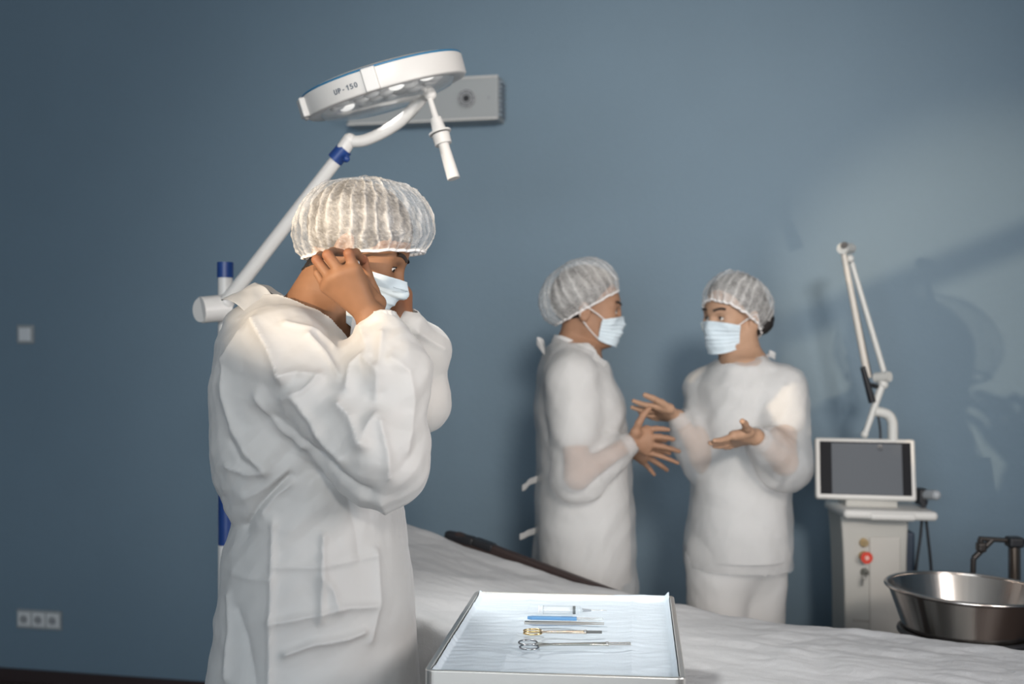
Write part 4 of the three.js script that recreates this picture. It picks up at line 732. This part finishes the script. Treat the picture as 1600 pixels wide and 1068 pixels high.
  const G = nets((x, y, z) => allF(x, y, z), V(gx(300), gy(1440), -D - 0.42), V(gx(725), gy(440), -D + 0.42), 0.0036, {
    smooth: 1,
    disp: (x, y, z, nx, ny, nz) => { const low = ss(gy(800), gy(900), y); return (cr(x, y, z) * (1 - 0.45 * low) + cr2(x, y, z) * (1 - 0.55 * low)) * (1 - 0.0 * ss(0.06, 0.0, y - hem)) + (nz > -0.1 ? 1.3 * fd(x, y, z) : 0); },
    keep: (x, y, z) => y > hem && !(above(x, y, z) > 0.0 && Math.abs(z + D) < 0.2 && x < gx(560) && y > gy(590)) && !(Math.hypot(x - cuffR.x, y - cuffR.y, z - cuffR.z) < 0.03) && !(Math.hypot(x - cuffL.x, y - cuffL.y, z - cuffL.z) < 0.03),
  });
  const gown = mesh('surgical_gown', moved(G, base), GOWN, who, 'crumpled white non-woven gown');
  // collar: folded strip around the neck opening
  const collar = sheet(120, 22, (u, v) => {
    const a = (u - 0.5) * 2 * Math.PI * 0.92 + Math.PI, k = Math.cos(a), s = Math.sin(a);          // a = pi: nape
    const cx = lerp(432, 500, (k + 1) / 2) , c = V(gx(468), 0, -D), rx = 0.082, rz = 0.078;
    const y0 = lerp(gy(452), gy(562), ss(-1, 1, k)), out = v < 0.25 ? 0 : (v - 0.25) / 0.75;
    const bk = ss(0.2, 0.9, -k), lift = v < 0.25 ? v / 0.25 * 0.012 : 0.012 - out * (0.062 + 0.012 * Math.sin(u * 17)) * (1 - 0.55 * bk);
    const flare = out * (0.052 + 0.012 * bk) + 0.003 * N3(u * 12, v * 3, 2) * 2;
    return V(c.x + (rx + flare) * k + 0.02 * Math.max(0, k) * out, y0 + lift + 0.003 * N3(u * 20, v * 4, 8), c.z + (rz + flare * 1.1) * s);
  }, [1, 1], 0.001);
  mesh('collar', moved(collar, base), GOWN, gown);
  for (const [c, dir] of [[at(592, 502, 2.035), wR.clone().sub(eR)], [at(634, 502, 2.345), wL.clone().sub(eL)]]) {
    const g = lathe([[0.030, 0.012], [0.0315, 0.013], [0.034, 0.004], [0.0385, -0.02], [0.037, -0.02], [0.0325, 0.003]], 60); const p = g.attributes.position;
    for (let k = 0; k < p.count; k++) { const a = Math.atan2(p.getZ(k), p.getX(k)), w = 1 + 0.025 * Math.sin(a * 19) + 0.03 * Math.sin(a * 3); p.setXYZ(k, p.getX(k) * w, p.getY(k), p.getZ(k) * w * 0.95); }
    g.computeVertexNormals();
    mesh('cuff', moved(g.applyQuaternion(new THREE.Quaternion().setFromUnitVectors(V(0, 1, 0), dir.normalize())).translate(c.x, c.y, c.z), base), GOWN, gown);
  }
  mesh('trousers', moved(nets(sOff(sU(0.03, ...legs), 0.02), V(base.x - 0.2, 0.1, -D - 0.3), V(base.x + 0.2, 0.92, -D + 0.3), 0.012), base), SCRUB, who);
  for (const s of [-1, 1]) mesh('shoe', moved(shoe(V(base.x + s * 0.04, 0, -D + s * 0.1), V(1, 0, 0)), base), SCRUB, who);
}

// ---- shared builder for the two women ---------------------------------
function woman(label, o) {
  const D = o.D, base = at(o.px, 534, D); base.y = 0;
  const who = thing(o.name, label, 'person', base), F = o.F, Hd = headField(F, o.k || 0.95, 0.013);
  const dirUp = V(0, 1, 0), sgn = o.face;              // +1 faces +x
  const neck = sU(0.03, sCap(o.neck[0], o.neck[1], 0.056, 0.047), sCap(o.neck[2], o.neck[3], 0.044, 0.036));
  const arms = o.arms.map((a) => sU(0.02, sCap(a.s, a.e, 0.043, 0.035), sCap(a.e, a.w, 0.035, 0.022)));
  const hands = o.arms.map((a) => hand(a.w, a.mcp, a.fing, a.thumb, 0.0082, 0.012));
  const legs = o.legs.map(([h, kn, f]) => sU(0.03, sCap(h, kn, o.thigh || 0.085, 0.052), sCap(kn, f, 0.05, 0.032)));
  const tor = sLoft(o.body);
  const tone = skinTone(o.skin, []);
  const [h0, h1] = bounds([F.W(0.12, 0.13, 0.1), F.W(-0.12, -0.15, -0.1), F.W(0.12, -0.15, -0.1), F.W(-0.12, 0.13, 0.1), F.W(0.1, 0.1, -0.1)], 0.02);
  const parts = [nets(sU(0.05, tor, neck, ...arms, ...legs), V(base.x - 0.45, 0.03, base.z - 0.4), V(base.x + 0.45, 1.62, base.z + 0.4), 0.012), nets(sU(0.03, Hd.field, neck), h0, h1, 0.0035)];
  o.arms.forEach((a, i) => { const [l, h] = bounds([a.w, ...a.mcp, ...a.fing.flat(), ...a.thumb], 0.025); parts.push(nets(sU(0.01, hands[i], arms[i]), l, h, 0.0026)); });
  mesh('body', moved(paint(joinIndexed(parts), tone), base), SKIN, who);
  eyesOf(F, Hd, who, base, M([0.02, 0.014, 0.01], 0.15), [1, 0, 0]);
  const hairF = sCut(sOff(Hd.skull, 0.01), loc(F, (a, b) => -(0.62 * b - 0.78 * a + 0.012)));
  mesh('hair', moved(nets(o.bun ? sU(0.03, hairF, sEll(o.bun, 0.045, 0.045, 0.045)) : hairF, h0.clone().subScalar(0.05), h1.clone().addScalar(0.05), 0.005, { disp: (x, y, z) => 0.002 * N3(x * 90, y * 90, z * 90) }), base), HAIR, who);
  const [cg, ring] = capShape(o.CF, { nu: 180, nv: 80, w: 0.0036, pl: 26, brim: 0.85, alpha: 0.24, ...o.cap });
  const cap = mesh('bouffant_cap', moved(cg, base), CAPM, who, 'see-through white cap'); mesh('elastic_band', moved(ring, base), BANDM, cap);
  const mk = mesh('face_mask', moved(maskShape(F, Hd, { theta: 1.05, ...o.mask }), base), MASKM, who, 'pale blue pleated mask'), k = Hd.k;
  for (const s of [-1, 1]) mesh('ear_loop', moved(tube([F.W(0.052 * k, -0.05 * k, s * 0.068 * k), F.W(0.015 * k, -0.025 * k, s * 0.083 * k), F.W(-0.014 * k, -0.012 * k, s * 0.088 * k), F.W(-0.026 * k, -0.035 * k, s * 0.087 * k), F.W(0.0, -0.075 * k, s * 0.075 * k), F.W(0.038 * k, -0.112 * k, s * 0.056 * k)], 0.0018, 50, 6), base), BANDM, mk);
  // white clothes under the gown
  const cr = crumple(o.seed, 0.0085, 7, [[1, 0.15, 0.6], [0.5, 0.7, 0.3], [-0.8, 0.3, 0.6], [0.9, -0.4, 0.2], [0.2, 0.8, 0.8]]), cr2 = crumple(o.seed + 4, 0.004, 14), hem = o.hem, lo = V(base.x - 0.5, hem - 0.06, base.z - 0.45), hi = V(base.x + 0.5, 1.56, base.z + 0.45);
  const shirt = sU(0.04, sLoft(o.shirt), ...o.arms.map((a) => sCap(a.s, a.s.clone().lerp(a.e, a.short), 0.07, 0.066)));
  mesh('scrub_top', moved(nets(shirt, lo, hi, 0.009, { disp: (x, y, z) => cr2(x, y, z) * 0.8, keep: (x, y, z) => y > o.shirtHem && !o.neckCut(x, y, z) }), base), SCRUB, who);
  mesh('trousers', moved(nets(sU(0.06, sOff(sU(0.03, ...legs), 0.024), sEll(o.legs[0][0].clone().lerp(o.legs[1][0], 0.5).add(V(0, 0.03, 0)), 0.125, 0.12, 0.125)), V(base.x - 0.35, 0.08, base.z - 0.35), V(base.x + 0.35, 1.1, base.z + 0.35), 0.011, { disp: cr2 }), base), SCRUB, who);
  // see-through gown
  const sleeves = o.arms.map((a) => sU(0.04, sCap(a.s, a.e, 0.08, 0.062 + (a.bag || 0)), sCap(a.e.clone().add(V(0, -0.01, 0)), a.e.clone().lerp(a.w, 0.55), 0.06 + (a.bag || 0), 0.054), sCap(a.e.clone().lerp(a.w, 0.55), a.e.clone().lerp(a.w, 0.95), 0.052, 0.032)));
  const gown = mesh('surgical_gown', moved(nets(sU(0.02, sLoft(o.gown), ...sleeves), lo, hi, 0.0065, { smooth: 1, disp: (x, y, z) => cr(x, y, z) + cr2(x, y, z) * 0.6, keep: (x, y, z) => y > hem && !o.neckCut(x, y, z) && !o.arms.some((a) => Math.hypot(x - a.w.x, y - a.w.y, z - a.w.z) < 0.03) }), base), VEIL, who, 'thin see-through white gown');
  o.arms.forEach((a) => mesh('cuff', moved(lathe([[0.026, 0.012], [0.031, 0.014], [0.034, 0.0], [0.036, -0.016], [0.031, -0.016]], 40).applyQuaternion(new THREE.Quaternion().setFromUnitVectors(V(0, 1, 0), a.w.clone().sub(a.e).normalize())).translate(...a.e.clone().lerp(a.w, 0.93).toArray()), base), VEIL, gown));
  for (const pts of o.ties) mesh('tie', moved(sheet(24, 3, (u, v) => { const c = new THREE.CatmullRomCurve3(pts).getPoint(u); return c.add(V(0.004 * Math.sin(u * 9), (v - 0.5) * 0.02, (v - 0.5) * 0.012)); }, [1, 1], 0.001), base), SCRUB, gown);
  if (o.collar) mesh('collar', moved(o.collar, base), SCRUB, gown);
  o.legs.forEach(([, , f]) => mesh('shoe', moved(shoe(V(f.x, 0, f.z), V(sgn, 0, o.shoeZ || 0)), base), SCRUB, who));
}
const secs = (D, list) => list.map(([py, l, r, hz, cz = 0]) => [at(0, py, D).y, at((l + r) / 2, 0, D).x, (r - l) / 2 * D / FOC, -D + cz, hz]);
function neckBand(c, rx, rz, front, drop, h) { return sheet(80, 6, (u, v) => { const a = u * 2 * Math.PI, k = Math.cos(a) * front; return V(c.x + (rx + 0.014 * v) * Math.cos(a), c.y - drop * ss(-1, 1, k) + (0.5 - v) * h, c.z + (rz + 0.016 * v) * Math.sin(a)); }, [1, 1], 0.0015); }
{ // left of the pair, seen from her side
  const D = 3.45, P = (px, py, d = D) => at(px, py, d), mR = [P(1010, 671, 3.3), P(1014, 682, 3.29), P(1015, 694, 3.29), P(1010, 706, 3.3)], tR = [P(1044, 671, 3.3), P(1052, 686, 3.29), P(1061, 705, 3.29), P(1059, 723, 3.3)];
  const mL = [P(1008, 690, 3.46), P(1010, 700, 3.46), P(1008, 712, 3.46), P(1003, 720, 3.46)], tL = [P(1040, 688, 3.46), P(1046, 708, 3.46), P(1042, 734, 3.46), P(1022, 741, 3.46)];
  const bend = (m, t, z = 0) => [0.45, 0.75, 1].map((s, i) => m.clone().lerp(t, s).add(V(0, [0.003, 0.002, 0][i], z)));
  const F = frame(P(920, 474), V(0.99, -0.06, 0.06), V(0.06, 1, 0));
  woman('woman in a short-sleeved white top under a see-through gown, gesturing with spread hands', {
    name: 'person_001', px: 912, D, F, face: 1, seed: 5.5, skin: [0.31, 0.175, 0.11], hem: P(0, 1120).y, shirtHem: P(0, 900).y,
    neck: [P(893, 560), P(906, 500), P(905, 558), P(928, 512)],
    body: secs(D, [[540, 870, 930, 0.12], [570, 855, 940, 0.16], [700, 855, 965, 0.13], [800, 850, 975, 0.14], [860, 850, 975, 0.15], [880, 860, 965, 0.14]]),
    shirt: secs(D, [[526, 872, 932, 0.075], [545, 858, 940, 0.13], [575, 848, 952, 0.175], [640, 842, 975, 0.18], [740, 846, 980, 0.165], [820, 842, 984, 0.17], [905, 842, 986, 0.175], [930, 842, 986, 0.175]]),
    gown: secs(D, [[528, 868, 934, 0.08], [548, 852, 942, 0.145], [580, 841, 956, 0.195], [640, 834, 978, 0.2], [715, 838, 986, 0.18], [800, 834, 989, 0.19], [900, 830, 994, 0.2], [1000, 826, 998, 0.21], [1160, 820, 1002, 0.22]]),
    neckCut: (x, y, z) => { const a = P(868, 526), b = P(930, 556); return ((x - a.x) * -(b.y - a.y) + (y - a.y) * (b.x - a.x)) > 0 && Math.abs(z + D) < 0.1 && y > P(0, 565).y; },
    collar: neckBand(P(898, 532), 0.062, 0.062, 1, 0.04, 0.035),
    CF: frame(P(911, 464), V(0.87, 0.48, 0), V(-0.48, 0.87, 0)), cap: { a: 0.119, b: 0.1, top: 0.112, low: 0.034, s: 8, back: 0.12, lift: 0.0 },
    arms: [{ s: P(892, 592, 3.29), e: P(902, 744, 3.24), w: P(986, 690, 3.29), short: 0.5, bag: 0.004, mcp: mR, fing: mR.map((m, i) => bend(m, tR[i])), thumb: [P(993, 675, 3.27), P(998, 661, 3.26), P(1005, 648, 3.26), P(1014, 638, 3.26)] },
      { s: P(900, 592, 3.6), e: P(905, 725, 3.62), w: P(984, 703, 3.47), short: 0.5, mcp: mL, fing: mL.map((m, i) => bend(m, tL[i])), thumb: [P(992, 690, 3.44), P(1000, 680, 3.43), P(1010, 676, 3.43), P(1018, 674, 3.43)] }],
    legs: [-1, 1].map((s) => [P(912 + s * 3, 880, D).add(V(0, 0, s * 0.085)), V(P(912, 0).x + 0.01 - s * 0.055, 0.48, -D + s * 0.09), V(P(912, 0).x - 0.02 - s * 0.07, 0.08, -D + s * 0.09)]),
    mask: { top: -0.034, bot: -0.132, s: 2, puff: 0.001 },
    ties: [[P(852, 560), P(846, 545, 3.42), P(841, 532, 3.42), P(846, 534, 3.42), P(850, 555, 3.42)], [P(845, 745), P(830, 752, 3.42), P(815, 762, 3.42)], [P(842, 825), P(828, 832, 3.42), P(811, 838, 3.42)]],
  });
}
{ // right of the pair, turned towards the camera
  const D = 3.45, P = (px, py, d = D) => at(px, py, d), bend = (m, t, dy = 0) => [0.4, 0.72, 1].map((s, i) => m.clone().lerp(t, s).add(V(0, dy * [1, 0.8, 0][i], 0)));
  const mA = [P(1026, 634, 3.36), P(1027, 641, 3.4), P(1030, 648, 3.43), P(1036, 653, 3.46)], tA = [P(990, 626, 3.32), P(988, 636, 3.36), P(1000, 644, 3.4), P(1012, 650, 3.43)];
  const mB = [P(1146, 680, 3.08), P(1143, 685, 3.11), P(1143, 690, 3.14), P(1148, 694, 3.17)], tB = [P(1116, 688, 3.03), P(1110, 692, 3.05), P(1116, 697, 3.08), P(1128, 698, 3.11)];
  const F = frame(P(1146, 485), V(-0.84, -0.04, 0.54), V(0, 1, 0.03));
  woman('woman with dark hair bun under her cap, palms up, facing the other woman', {
    name: 'person_002', thigh: 0.074, px: 1165, D, F, face: -1, shoeZ: 0.5, seed: 12.5, k: 0.92, skin: [0.38, 0.235, 0.155], hem: P(0, 880).y, shirtHem: P(0, 868).y,
    bun: P(1186, 500),
    neck: [P(1166, 580), P(1156, 515), P(1154, 585, 3.43), P(1148, 522, 3.44)],
    body: secs(D, [[560, 1130, 1190, 0.1], [600, 1110, 1215, 0.12], [700, 1100, 1215, 0.12], [830, 1105, 1205, 0.1], [880, 1115, 1195, 0.09], [900, 1125, 1185, 0.08]]),
    shirt: secs(D, [[552, 1130, 1192, 0.07], [575, 1112, 1212, 0.11], [610, 1100, 1228, 0.135], [700, 1096, 1226, 0.135], [820, 1080, 1226, 0.155], [890, 1078, 1228, 0.16]]),
    gown: secs(D, [[554, 1126, 1196, 0.075], [572, 1108, 1216, 0.12], [605, 1090, 1232, 0.15], [690, 1086, 1234, 0.15], [770, 1080, 1232, 0.165], [850, 1069, 1238, 0.175], [930, 1066, 1240, 0.18]]),
    neckCut: (x, y, z) => { const a = P(1128, 570, D - 0.08), b = P(1196, 553); return ((x - a.x) * -(b.y - a.y) + (y - a.y) * (b.x - a.x)) > 0 && Math.abs(z + D) < 0.1 && Math.abs(x - P(1160, 0).x) < 0.075; },
    collar: neckBand(P(1160, 560), 0.064, 0.06, -1, 0.022, 0.02),
    CF: frame(P(1151, 482), V(-0.66, 0.52, 0.46), V(0.43, 0.85, -0.28)), cap: { a: 0.116, b: 0.098, top: 0.103, low: 0.036, s: 21, back: 0.06 },
    arms: [{ s: P(1108, 612, 3.52), e: P(1098, 715, 3.42), w: P(1060, 652, 3.42), short: 0.35, mcp: mA, fing: mA.map((m, i) => bend(m, tA[i], -0.004)), thumb: [P(1046, 638, 3.37), P(1034, 629, 3.35), P(1020, 622, 3.33), P(1008, 617, 3.32)] },
      { s: P(1222, 610, 3.38), e: P(1226, 722, 3.25), w: P(1181, 682, 3.14), short: 0.35, bag: 0.01, mcp: mB, fing: mB.map((m, i) => bend(m, tB[i], -0.004)), thumb: [P(1170, 674, 3.1), P(1166, 668, 3.07), P(1164, 662, 3.05), P(1160, 658, 3.03)] }],
    legs: [-1, 1].map((s) => [P(1152 - s * 32, 870).add(V(0, 0, s * 0.03)), V(P(1150 - s * 36, 0).x, 0.48, -D + s * 0.04), V(P(1150 - s * 34, 0).x, 0.08, -D + s * 0.05)]),
    mask: { top: -0.03, bot: -0.138, s: 9, puff: 0.002 },
    ties: [[P(1196, 560, 3.5), P(1204, 552, 3.52), P(1210, 558, 3.52)]],
  });
}
renderer.render(scene, camera);
